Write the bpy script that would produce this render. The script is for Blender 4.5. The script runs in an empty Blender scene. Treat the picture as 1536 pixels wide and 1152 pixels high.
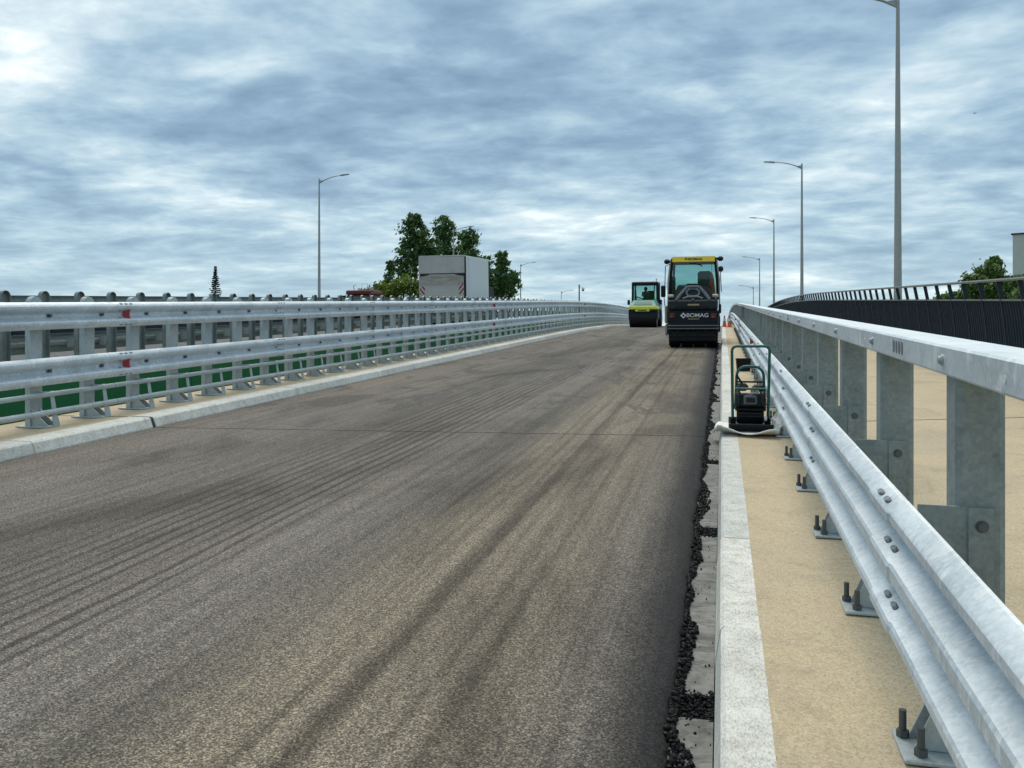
import bpy, math, random
from mathutils import Vector, Matrix, noise
R = math.radians
random.seed(7)
S = bpy.context.scene
C = S.collection

# ------------------------------------------------------------------ camera
FPX, YH, EYE = 1250.0, 505.0, 1.52
PHI = math.atan(315 / 1250)
cd = bpy.data.cameras.new('camera'); cam = bpy.data.objects.new('camera', cd); C.objects.link(cam)
cam.location = (0, 0, EYE); cam.rotation_euler = (R(90), 0, PHI)
cd.sensor_width = 36; cd.lens = FPX / 1536 * 36; cd.shift_y = -(576 - YH) / 1536
cd.clip_start = .05; cd.clip_end = 6000
S.camera = cam
S.render.resolution_x, S.render.resolution_y = 1024, 768

# ------------------------------------------------------------------ sky, sun, exposure
SUN_EL, SUN_AZ = R(62), R(-20)          # azimuth from +Y towards +X
w = bpy.data.worlds.new('World'); S.world = w; w.use_nodes = True
nt = w.node_tree; nt.nodes.clear()
def wn(t, **kw):
    n = nt.nodes.new(t)
    for k, v in kw.items(): setattr(n, k, v)
    return n
def wl(a, b): nt.links.new(a, b)
def wmath(op, a, b=None, c=None):
    n = wn('ShaderNodeMath', operation=op)
    for i, v in enumerate((a, b, c)):
        if v is None: continue
        if isinstance(v, (int, float)): n.inputs[i].default_value = v
        else: wl(v, n.inputs[i])
    return n.outputs[0]
sky = wn('ShaderNodeTexSky', sky_type='NISHITA', sun_disc=False, sun_elevation=SUN_EL, sun_rotation=SUN_AZ)
tc = wn('ShaderNodeTexCoord'); sep = wn('ShaderNodeSeparateXYZ'); wl(tc.outputs['Generated'], sep.inputs[0])
dz = wmath('MAXIMUM', sep.outputs[2], 0.0); den = wmath('ADD', dz, .13)
px = wmath('DIVIDE', sep.outputs[0], den); py = wmath('DIVIDE', sep.outputs[1], den)
comb = wn('ShaderNodeCombineXYZ'); wl(px, comb.inputs[0]); wl(py, comb.inputs[1])
def cloud(scale, detail, rough, dist, loc, ysc=1.0):
    mp = wn('ShaderNodeMapping'); mp.inputs['Location'].default_value = loc; mp.inputs['Scale'].default_value = (1, ysc, 1)
    mp.inputs['Rotation'].default_value = (0, 0, -PHI)
    wl(comb.outputs[0], mp.inputs[0])
    n = wn('ShaderNodeTexNoise'); n.inputs['Scale'].default_value = scale; n.inputs['Detail'].default_value = detail
    n.inputs['Roughness'].default_value = rough; n.inputs['Distortion'].default_value = dist
    wl(mp.outputs[0], n.inputs['Vector']); return n.outputs['Fac']
c1 = cloud(.85, 6, .52, .45, (3.1, 1.7, 0))
c2 = cloud(2.0, 7, .55, .35, (8.3, 4.2, 2), 1.25)
c3 = cloud(6.0, 5, .58, .25, (1.3, 9.2, 5), 1.2)
cov = wmath('ADD', wmath('ADD', wmath('MULTIPLY', c1, .50), wmath('MULTIPLY', c2, .42)), wmath('MULTIPLY', c3, .20))
ramp = wn('ShaderNodeValToRGB'); wl(cov, ramp.inputs[0])
els = ramp.color_ramp.elements
els[0].position = .41; els[0].color = (.150, .245, .345, 1)
els[1].position = .72; els[1].color = (.90, .955, .95, 1)
for p, c in ((.48, (.215, .325, .435, 1)), (.535, (.29, .42, .525, 1)), (.59, (.40, .535, .61, 1)), (.65, (.58, .69, .73, 1))):
    e = els.new(p); e.color = c
# overcast skies pale towards the horizon, where the layer is seen through most air
hz = wmath('POWER', wmath('SUBTRACT', 1.0, wmath('MINIMUM', wmath('MULTIPLY', dz, 5.0), 1.0)), 2.0)
mixh = wn('ShaderNodeMix', data_type='RGBA'); wl(wmath('MULTIPLY', hz, .62), mixh.inputs[0])
wl(ramp.outputs[0], mixh.inputs[6]); mixh.inputs[7].default_value = (.43, .60, .69, 1)
sc = wn('ShaderNodeMix', data_type='RGBA', blend_type='MULTIPLY'); sc.inputs[0].default_value = 1
wl(mixh.outputs[2], sc.inputs[6]); sc.inputs[7].default_value = (9.2, 9.2, 9.2, 1)
fin = wn('ShaderNodeMix', data_type='RGBA'); fin.inputs[0].default_value = .9
wl(sky.outputs[0], fin.inputs[6]); wl(sc.outputs[2], fin.inputs[7])
bg = wn('ShaderNodeBackground'); bg.inputs[1].default_value = .079; wl(fin.outputs[2], bg.inputs[0])
wo = wn('ShaderNodeOutputWorld'); wl(bg.outputs[0], wo.inputs[0])

sl = bpy.data.lights.new('sun', 'SUN'); sl.energy = 1.4; sl.angle = R(40); sl.color = (1, .92, .79)
so = bpy.data.objects.new('sun', sl); C.objects.link(so)
sd = Vector((math.sin(SUN_AZ) * math.cos(SUN_EL), math.cos(SUN_AZ) * math.cos(SUN_EL), math.sin(SUN_EL)))
so.rotation_euler = sd.to_track_quat('Z', 'Y').to_euler(); so.location = sd * 60
S.view_settings.view_transform = 'Standard'; S.view_settings.look = 'None'
S.view_settings.exposure = .80; S.view_settings.gamma = 1

# ------------------------------------------------------------------ road profile (uphill, then a crest)
G, K, Y0 = (YH - 450) / FPX * math.cos(PHI), .00045, 39.0
def prof(y): return G * y - K * max(0, y - Y0) ** 2
def slope(y): return G - 2 * K * max(0, y - Y0)
def at_depth(x, y, d):                  # photo pixel -> world point at a depth in metres along the view
    ax = Vector((-math.sin(PHI), math.cos(PHI), 0)); rt = Vector((math.cos(PHI), math.sin(PHI), 0))
    return Vector((0, 0, EYE)) + (ax + rt * ((x - 768) / FPX) + Vector((0, 0, (YH - y) / FPX))) * d

# ------------------------------------------------------------------ materials
def material(name):
    m = bpy.data.materials.new(name); m.use_nodes = True
    return m, m.node_tree, m.node_tree.nodes['Principled BSDF']
class NT:
    def __init__(s, tree): s.t = tree
    def n(s, t, **kw):
        n = s.t.nodes.new(t)
        for k, v in kw.items(): setattr(n, k, v)
        return n
    def l(s, a, b): s.t.links.new(a, b)
    def m(s, op, a, b=None, c=None):
        n = s.n('ShaderNodeMath', operation=op)
        for i, v in enumerate((a, b, c)):
            if v is None: continue
            if isinstance(v, (int, float)): n.inputs[i].default_value = v
            else: s.l(v, n.inputs[i])
        return n.outputs[0]
    def pos(s, scale=(1, 1, 1), obj=False):
        g = s.n('ShaderNodeTexCoord').outputs['Object'] if obj else s.n('ShaderNodeNewGeometry').outputs['Position']
        mp = s.n('ShaderNodeMapping'); mp.inputs['Scale'].default_value = scale; s.l(g, mp.inputs[0]); return mp.outputs[0]
    def noise(s, vec, scale, detail=4, rough=.55, dist=0):
        n = s.n('ShaderNodeTexNoise'); s.l(vec, n.inputs['Vector'])
        for k, v in (('Scale', scale), ('Detail', detail), ('Roughness', rough), ('Distortion', dist)): n.inputs[k].default_value = v
        return n.outputs['Fac']
    def ramp(s, fac, stops, interp='LINEAR'):
        r = s.n('ShaderNodeValToRGB'); s.l(fac, r.inputs[0]); e = r.color_ramp.elements; r.color_ramp.interpolation = interp
        e[0].position, e[0].color = stops[0][0], c4(stops[0][1]); e[1].position, e[1].color = stops[-1][0], c4(stops[-1][1])
        for p, c in stops[1:-1]: q = e.new(p); q.color = c4(c)
        return r.outputs[0]
    def mix(s, f, a, b, mode='MIX'):
        n = s.n('ShaderNodeMix', data_type='RGBA', blend_type=mode)
        for i, v in ((0, f), (6, a), (7, b)):
            if hasattr(v, 'node'): s.l(v, n.inputs[i])
            elif i == 0: n.inputs[0].default_value = v
            else: n.inputs[i].default_value = c4(v)
        return n.outputs[2]
    def bump(s, h, strength, dist, bsdf):
        b = s.n('ShaderNodeBump'); b.inputs['Strength'].default_value = strength; b.inputs['Distance'].default_value = dist
        s.l(h, b.inputs['Height']); s.l(b.outputs[0], bsdf.inputs['Normal'])
def c4(c):
    if isinstance(c, (int, float)): c = (c, c, c)
    return (*c[:3], 1)
def plain(name, col, rough=.5, metal=0, var=.12, scale=6, bumps=0, spec=.5):
    m, t, b = material(name); q = NT(t); v = q.pos(obj=True)
    f = q.noise(v, scale, 5, .6)
    lo = tuple(x * (1 - var) for x in col); hi = tuple(min(1, x * (1 + var)) for x in col)
    q.l(q.ramp(f, [(.3, lo), (.7, hi)]), b.inputs['Base Color'])
    q.l(q.ramp(q.noise(v, scale * 2.3, 3), [(.3, rough * .85), (.7, min(1, rough * 1.15))]), b.inputs['Roughness'])
    b.inputs['Metallic'].default_value = metal; b.inputs['Specular IOR Level'].default_value = spec
    if bumps: q.bump(q.noise(v, scale * 12, 4), bumps, .004, b)
    return m
M = {}
def galv(name, lo, hi, metal, r0, r1, stain=0.0):
    m, t, b = material(name); q = NT(t); v = q.pos()
    vo = q.n('ShaderNodeTexVoronoi'); vo.inputs['Scale'].default_value = 70; q.l(v, vo.inputs['Vector'])
    sp = q.n('ShaderNodeSeparateColor'); q.l(vo.outputs['Color'], sp.inputs[0])
    f = q.m('ADD', q.m('ADD', q.m('MULTIPLY', q.noise(v, 2.3, 6, .65, .6), .55), q.m('MULTIPLY', q.noise(v, 26, 5, .7), .33)), q.m('MULTIPLY', sp.outputs[0], .12))
    col = q.ramp(f, [(.36, lo), (.62, hi)])
    if stain:
        st = q.noise(q.pos((7, 9, 4)), 1.2, 6, .7, 1.0)
        big = q.noise(v, .7, 3, .5)
        s2 = q.m('MULTIPLY', q.ramp(st, [(.52, 0), (.62, 1)]), q.ramp(big, [(.44, 0), (.56, 1)]))
        nz = q.n('ShaderNodeSeparateXYZ'); q.l(q.n('ShaderNodeNewGeometry').outputs['Normal'], nz.inputs[0])
        chalk = q.m('MULTIPLY', q.ramp(nz.outputs[2], [(.55, 0), (.95, 1)]), q.ramp(q.noise(q.pos((5, 1.6, 5)), 1.4, 6, .7, .5), [(.34, .15), (.62, 1)]))
        s2 = q.m('MINIMUM', q.m('ADD', s2, q.m('MULTIPLY', chalk, .8 if stain > .7 else .22)), 1.0)
        col = q.mix(q.m('MULTIPLY', s2, stain), col, (.80, .83, .84))
        q.l(q.m('SUBTRACT', metal, q.m('MULTIPLY', s2, metal * .8)), b.inputs['Metallic'])
    else: b.inputs['Metallic'].default_value = metal
    q.l(col, b.inputs['Base Color'])
    q.l(q.ramp(q.noise(v, 9, 5, .6), [(.3, r0), (.7, r1)]), b.inputs['Roughness'])
    q.bump(q.noise(v, 60, 3, .55), .03, .002, b)
    return m
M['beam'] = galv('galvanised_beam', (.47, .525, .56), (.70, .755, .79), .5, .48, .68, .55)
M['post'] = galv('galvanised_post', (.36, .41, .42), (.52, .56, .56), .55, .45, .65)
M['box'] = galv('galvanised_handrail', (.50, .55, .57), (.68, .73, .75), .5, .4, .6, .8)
M['shade_zinc'] = galv('shade_darkened_zinc', (.20, .235, .23), (.33, .365, .35), .45, .5, .7)  # zinc with shade put into its colour: right posts, brackets, opposite barrier
M['lamp'] = galv('grey_lamp_metal', (.36, .355, .34), (.42, .415, .40), .3, .5, .6)
M['bolt'] = plain('dark_zinc_bolt', (.10, .108, .11), .55, .4)
M['ovalbolt'] = plain('grey_oval_bolt', (.24, .255, .27), .5, .5)
M['zincbolt'] = plain('weathered_zinc_bolt', (.12, .13, .128), .6, .4)
M['slot'] = plain('slot_dark', (.16, .17, .18), .7)
M['black'] = plain('black_coat', (.009, .0105, .0125), .5, 0, .25, spec=.22)
M['navy'] = plain('black_body_paint', (.007, .0105, .016), .4, 0, .2, spec=.22)
M['charcoal'] = plain('charcoal_panel', (.019, .026, .030), .5, 0, .2, spec=.25)
M['rubber'] = plain('tyre_rubber', (.008, .008, .009), .8, 0, .3, 14, .3, spec=.15)
M['steel'] = plain('drum_steel', (.016, .016, .018), .5, .3, .4, 8, spec=.25)
M['rib'] = plain('grey_hood_rib', (.13, .145, .155), .5)
M['yellow'] = plain('yellow_paint', (.95, .62, .03), .45, 0, .05)
M['lemon'] = plain('lemon_paint', (.80, .78, .06), .4, 0, .08)
M['green'] = plain('teal_green_paint', (.02, .26, .19), .4, 0, .12)
M['teal'] = plain('teal_tube_paint', (.012, .115, .095), .4, 0, .15)
M['red'] = plain('red_lens', (.50, .02, .015), .3)
M['taillens'] = plain('dull_tail_lens', (.11, .018, .014), .4)
M['taillens2'] = plain('orange_tail_lens', (.30, .06, .03), .4)
M['reflector'] = plain('red_reflector', (.36, .008, .02), .3)
M['white'] = plain('white_paint', (.78, .79, .78), .45, 0, .05)
M['tan'] = plain('tan_side_panel', (.40, .30, .14), .5)
M['silver'] = plain('silver_tube', (.42, .40, .36), .4, .5)
M['orange'] = plain('orange_fabric', (.85, .15, .04), .85, 0, .2, 20)
M['seat'] = plain('dark_seat_fabric', (.02, .024, .026), .8)
M['rail'] = plain('anthracite_paint', (.012, .021, .037), .45, 0, .25, spec=.3)
M['railcap'] = plain('brushed_rail_cap', (.20, .20, .19), .45, .5)
M['truck_grey'] = plain('grey_lift_panel', (.50, .48, .45), .6, 0, .12, 1.5)
M['truck_white'] = plain('white_box_wall', (.66, .69, .70), .45, 0, .04)
M['dark'] = plain('dark_chassis', (.02, .02, .021), .7)
M['maroon'] = plain('dark_red_paint', (.13, .012, .014), .45)
M['bark'] = plain('bark', (.09, .07, .05), .9, 0, .4, 9, .5)
M['skin'] = plain('skin', (.45, .27, .2), .6)
M['cloth_dark'] = plain('dark_green_workwear', (.03, .06, .055), .85)
M['conewhite'] = plain('cone_band', (.7, .68, .66), .5)
M['coneorange'] = plain('cone_orange', (.62, .13, .05), .5)
M['plaster'] = plain('pale_plaster', (.60, .585, .55), .85, 0, .05, .8)
M['window'] = plain('dark_window_glass', (.05, .07, .08), .12)

def m_asphalt():
    m, t, b = material('rolled_asphalt'); q = NT(t); v = q.pos()
    sp = q.n('ShaderNodeSeparateXYZ'); q.l(v, sp.inputs[0]); x, y = sp.outputs[0], sp.outputs[1]
    vo = q.n('ShaderNodeTexVoronoi'); vo.inputs['Scale'].default_value = 150; q.l(v, vo.inputs['Vector'])
    sc = q.n('ShaderNodeSeparateColor'); q.l(vo.outputs['Color'], sc.inputs[0])
    n1 = q.noise(v, 190, 2, .6)
    spk = q.m('ADD', q.m('MULTIPLY', sc.outputs[0], .74), q.m('MULTIPLY', n1, .28))
    agg = q.ramp(spk, [(.15, (.056, .054, .052)), (.42, (.120, .114, .105)), (.68, (.188, .176, .156)), (.92, (.39, .36, .31))])
    # tracks left by rollers and tyres: straight along the road, slightly wavering, fading in and out
    wav = q.m('MULTIPLY', q.m('SUBTRACT', q.noise(q.pos((.25, .3, 1)), 1, 3), .5), .13)
    rag = q.m('MULTIPLY', q.m('SUBTRACT', q.noise(q.pos((5, 2.2, 1)), 1, 5, .75), .5), .12)
    xw = q.m('ADD', q.m('ADD', x, wav), rag)
    u = q.m('DIVIDE', q.m('ADD', xw, 7.6), 7.6)
    U = lambda X: (X + 7.6) / 7.6
    st = [(-7.6, .82), (-7.2, 1.0), (-5.5, .98), (-5.1, .72), (-4.5, .70), (-4.25, .88), (-3.4, .92), (-3.0, 1.02), (-2.75, .98), (-2.5, .76), (-2.25, .78), (-2.0, 1.1), (-1.62, 1.12),
          (-1.57, .55), (-1.52, .55), (-1.46, 1.12), (-1.1, 1.08), (-1.06, .72), (-1.01, 1.06), (-.75, .95), (-.55, .9), (-.36, .82)]
    tr = q.ramp(u, [(U(X), c) for X, c in st])
    fade = q.ramp(q.noise(q.pos((1.1, .16, 1)), 1, 4, .6), [(.3, .15), (.52, 1)])
    tone = q.mix(fade, (.98, .98, .98), tr)
    # bundles of thin parallel roller lines
    xl = q.m('ADD', x, q.m('MULTIPLY', q.m('SUBTRACT', q.noise(q.pos((.02, .12, 1)), 1, 2), .5), .35))
    xl = q.m('ADD', xl, q.m('MULTIPLY', q.m('SUBTRACT', q.noise(q.pos((6, 3, 1)), 1, 4, .7), .5), .035))
    saw = q.m('SINE', q.m('MULTIPLY', xl, 2 * math.pi / .128))
    brk = q.ramp(q.noise(q.pos((9, .35, 1)), 1, 4, .65), [(.34, 0), (.44, 1)])
    line = q.m('MULTIPLY', q.ramp(saw, [(.25, 0), (.7, 1)]), brk)
    ul = q.m('DIVIDE', q.m('ADD', xl, 7.6), 7.6)
    zone = q.ramp(ul, [(U(-4.75), 0), (U(-4.55), .55), (U(-4.2), 1), (U(-3.3), 1), (U(-3.05), 0), (U(-2.2), 0), (U(-2.0), .25), (U(-1.2), .22), (U(-1.0), .1), (U(-.7), 0)])
    longf = q.ramp(q.noise(q.pos((.5, .09, 1)), 1, 3), [(.3, .45), (.45, 1)])
    line = q.m('MULTIPLY', q.m('MULTIPLY', line, zone), longf)
    tone = q.mix(q.m('MULTIPLY', line, .95), tone, (.46, .46, .475))
    edge_x = q.m('ADD', x, q.m('MULTIPLY', q.m('SUBTRACT', q.noise(q.pos((2, 1.5, 1)), 1, 4, .6), .5), .14))
    edge = q.ramp(q.m('ADD', edge_x, 1.0), [(.46, 0), (.62, .72), (.72, 1)])
    streak = q.noise(q.pos((11, .22, 1)), 1, 5, .65)
    tone = q.mix(1, tone, q.ramp(streak, [(.3, .70), (.5, 1.0), (.7, 1.18)]), 'MULTIPLY')
    patch = q.noise(q.pos((.55, .22, 1)), 1, 5, .62, .8)
    tone = q.mix(1, tone, q.ramp(patch, [(.36, .62), (.5, 1.0), (.7, 1.12)]), 'MULTIPLY')
    # damp blotches farther up the road
    blot = q.m('MULTIPLY', q.ramp(q.noise(q.pos((1.1, .5, 1)), 1, 6, .7, 1.2), [(.54, 0), (.6, 1)]), q.ramp(q.m('DIVIDE', y, 40), [(.2, 0), (.32, 1)]))
    tone = q.mix(q.m('MULTIPLY', blot, .75), tone, (.55, .56, .58))
    col = q.mix(1, agg, tone, 'MULTIPLY')
    col = q.mix(q.m('MULTIPLY', edge, .95), col, q.ramp(spk, [(.3, (.006, .0065, .008)), (.8, (.026, .028, .032))]))
    warm = q.noise(q.pos((.5, .08, 1)), 1, 3)
    col = q.mix(1, col, q.ramp(warm, [(.35, (1.03, .985, .965)), (.65, (1.06, 1.0, .92))]), 'MULTIPLY')
    col = q.mix(1, col, q.ramp(u, [(U(-4), (1.0, .985, .985)), (U(-2.4), (1.0, .99, .97)), (U(-1.9), (1.12, 1.06, .95)), (U(-.9), (1.10, 1.04, .94)), (U(-.5), (1.0, .99, .98))]), 'MULTIPLY')
    q.l(col, b.inputs['Base Color'])
    q.l(q.m('SUBTRACT', .86, q.m('MULTIPLY', edge, .10)), b.inputs['Roughness'])
    b.inputs['Specular IOR Level'].default_value = .2
    q.bump(q.m('ADD', spk, q.m('MULTIPLY', q.noise(v, 24, 3), .5)), .55, .006, b)
    return m
M['asphalt'] = m_asphalt()
def m_tan():
    m, t, b = material('tan_resin_surface'); q = NT(t); v = q.pos()
    g = q.noise(v, 160, 3, .7); g2 = q.noise(v, 38, 4, .6); big = q.noise(v, .8, 5, .6, .3)
    v2 = q.n('ShaderNodeTexVoronoi'); v2.inputs['Scale'].default_value = 150; q.l(v, v2.inputs['Vector']); s2 = q.n('ShaderNodeSeparateColor'); q.l(v2.outputs['Color'], s2.inputs[0])
    col = q.ramp(q.m('ADD', q.m('ADD', q.m('MULTIPLY', g, .35), q.m('MULTIPLY', g2, .3)), q.m('MULTIPLY', s2.outputs[0], .35)), [(.3, (.385, .295, .182)), (.5, (.495, .397, .258)), (.72, (.60, .495, .345))])
    col = q.mix(1, col, q.ramp(big, [(.3, (.86, .88, .9)), (.5, (1, 1, 1)), (.72, (1.08, 1.05, 1.0))]), 'MULTIPLY')
    vo = q.n('ShaderNodeTexVoronoi'); vo.inputs['Scale'].default_value = 14; q.l(v, vo.inputs['Vector'])
    spots = q.ramp(vo.outputs['Distance'], [(.03, 1), (.075, 0)])
    pick = q.n('ShaderNodeSeparateColor'); q.l(vo.outputs['Color'], pick.inputs[0])
    sel = q.m('MULTIPLY', spots, q.m('GREATER_THAN', pick.outputs[0], .62))
    col = q.mix(q.m('MULTIPLY', sel, .75), col, (.10, .08, .06))
    st = q.noise(v, 1.7, 7, .72, 1.2); st2 = q.noise(q.pos((3, 1.2, 3)), 3.1, 6, .7, .8)
    col = q.mix(q.ramp(st, [(.52, 0), (.70, .38)]), col, (.22, .175, .12)); col = q.mix(q.ramp(st2, [(.56, 0), (.72, .30)]), col, (.55, .49, .40))
    q.l(col, b.inputs['Base Color']); b.inputs['Roughness'].default_value = .82
    q.bump(g, .35, .004, b); return m
M['tanfloor'] = m_tan()
def m_granite():
    m, t, b = material('white_granite'); q = NT(t); v = q.pos()
    f = q.m('ADD', q.m('MULTIPLY', q.noise(q.pos((1.6, .7, 1.6)), 75, 4, .8), .68), q.m('MULTIPLY', q.noise(v, 9, 5, .7), .32))
    col = q.ramp(f, [(.35, (.26, .255, .23)), (.45, (.54, .53, .49)), (.54, (.73, .715, .67)), (.68, (.84, .825, .78))])
    oi = q.n('ShaderNodeObjectInfo')
    col = q.mix(1, col, q.ramp(oi.outputs['Random'], [(0, (.84, .86, .86)), (1, (1.04, 1.03, 1.0))]), 'MULTIPLY')
    dirt = q.noise(q.pos((1, 1, 1)), 2.2, 5, .65, .5)
    col = q.mix(q.ramp(dirt, [(.54, 0), (.78, .5)]), col, (.29, .26, .21))
    q.l(col, b.inputs['Base Color']); b.inputs['Roughness'].default_value = .8
    q.bump(f, .5, .006, b); return m
M['granite'] = m_granite()
def m_concrete():
    m, t, b = material('gutter_concrete'); q = NT(t); v = q.pos()
    f = q.noise(v, 7, 7, .7, .3)
    col = q.ramp(f, [(.3, (.08, .08, .073)), (.48, (.175, .172, .158)), (.7, (.27, .265, .245))])
    tar = q.ramp(q.noise(q.pos((1, 3.5, 1)), 5, 6, .7, 1), [(.52, 0), (.6, 1)])
    col = q.mix(q.m('MULTIPLY', tar, .6), col, (.06, .06, .058))
    q.l(col, b.inputs['Base Color']); b.inputs['Roughness'].default_value = .85
    q.bump(f, .4, .008, b); return m
M['concrete'] = m_concrete()
M['slab'] = plain('deck_concrete', (.30, .30, .285), .85, 0, .15, .9)
M['crumb'] = plain('bitumen_crumb', (.006, .0062, .007), .6, 0, .5, 60, spec=.2)
M['seal'] = plain('joint_sealant', (.045, .045, .043), .8)
M['greenwall'] = plain('green_fascia_paint', (.012, .17, .05), .55, 0, .15, .7)
M['grass'] = plain('rough_grass', (.07, .10, .03), .9, 0, .45, .25)
M['road2'] = plain('worn_asphalt', (.10, .098, .092), .85, 0, .2, 1.5)
M['felt'] = plain('white_felt', (.85, .84, .79), .9, 0, .06, 8, .3)
def m_glass():
    m, t, b = material('tinted_cab_glass'); q = NT(t); t.nodes.remove(b)
    tr = q.n('ShaderNodeBsdfTransparent'); tr.inputs[0].default_value = (.74, .87, .85, 1)
    gl = q.n('ShaderNodeBsdfGlossy'); gl.inputs['Roughness'].default_value = .03; gl.inputs[0].default_value = (.8, .9, .9, 1)
    fr = q.n('ShaderNodeFresnel'); fr.inputs[0].default_value = 1.5
    mx = q.n('ShaderNodeMixShader'); q.l(fr.outputs[0], mx.inputs[0]); q.l(tr.outputs[0], mx.inputs[1]); q.l(gl.outputs[0], mx.inputs[2])
    q.l(mx.outputs[0], t.nodes['Material Output'].inputs[0]); return m
M['glass'] = m_glass()
def m_film():
    m, t, b = material('cloudy_plastic_film'); q = NT(t)
    b.inputs['Base Color'].default_value = (.80, .80, .74, 1); b.inputs['Roughness'].default_value = .5; b.inputs['Subsurface Weight'].default_value = .4
    tr = q.n('ShaderNodeBsdfTransparent'); mx = q.n('ShaderNodeMixShader')
    f = q.ramp(q.noise(q.pos(), 16, 5, .7, 1), [(.35, .88), (.65, 1)])
    q.l(f, mx.inputs[0]); q.l(tr.outputs[0], mx.inputs[1]); q.l(b.outputs[0], mx.inputs[2]); q.l(mx.outputs[0], t.nodes['Material Output'].inputs[0]); return m
M['film'] = m_film()
def m_leaf(name, lo, mid, hi):
    m, t, b = material(name); q = NT(t)
    g = q.n('ShaderNodeNewGeometry'); f = q.m('ADD', q.m('MULTIPLY', g.outputs['Random Per Island'], .6), q.m('MULTIPLY', q.noise(q.pos(), .6, 3), .5))
    q.l(q.ramp(f, [(.2, lo), (.5, mid), (.85, hi)]), b.inputs['Base Color']); b.inputs['Roughness'].default_value = .6
    tl = q.n('ShaderNodeBsdfTranslucent'); q.l(q.ramp(f, [(.2, lo), (.85, hi)]), tl.inputs[0])
    mx = q.n('ShaderNodeMixShader'); mx.inputs[0].default_value = .25
    q.l(b.outputs[0], mx.inputs[1]); q.l(tl.outputs[0], mx.inputs[2]); q.l(mx.outputs[0], t.nodes['Material Output'].inputs[0]); return m
M['leaf'] = m_leaf('poplar_leaf', (.026, .068, .020), (.070, .150, .040), (.16, .265, .075))
M['leaf_light'] = m_leaf('bush_leaf', (.07, .12, .014), (.16, .23, .025), (.28, .34, .05))
M['leaf_mid'] = m_leaf('maple_leaf', (.04, .09, .02), (.11, .195, .045), (.22, .32, .085))
M['needle'] = m_leaf('spruce_needle', (.008, .022, .014), (.014, .036, .022), (.024, .05, .03))
def m_hazard():
    m, t, b = material('red_white_chevron_print'); q = NT(t); v = q.pos(obj=True)
    sp = q.n('ShaderNodeSeparateXYZ'); q.l(v, sp.inputs[0])
    f = q.m('FRACT', q.m('MULTIPLY', q.m('ADD', q.m('MULTIPLY', q.m('ABSOLUTE', sp.outputs[0]), -1.25), sp.outputs[2]), 3.6))
    q.l(q.ramp(f, [(.5, (.55, .5, .46)), (.51, (.28, .03, .03))], 'CONSTANT'), b.inputs['Base Color']); return m
M['hazard'] = m_hazard()
def m_lift():
    m, t, b = material('scuffed_lift_panel'); q = NT(t); v = q.pos(obj=True); sp = q.n('ShaderNodeSeparateXYZ'); q.l(v, sp.inputs[0])
    n = q.noise(q.pos((.7, 1, 4), True), 1.6, 6, .7, .5)
    band = q.m('MULTIPLY', q.ramp(q.m('SUBTRACT', sp.outputs[2], 2.0), [(.28, 0), (.5, 1), (.85, 1), (.95, .4)]), q.ramp(n, [(.34, .0), (.6, 1)]))
    q.l(q.mix(q.m('MULTIPLY', band, .8), q.ramp(n, [(.3, (.47, .45, .41)), (.7, (.58, .555, .52))]), (.27, .20, .155)), b.inputs['Base Color'])
    b.inputs['Roughness'].default_value = .65; return m
M['lift'] = m_lift()

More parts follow.
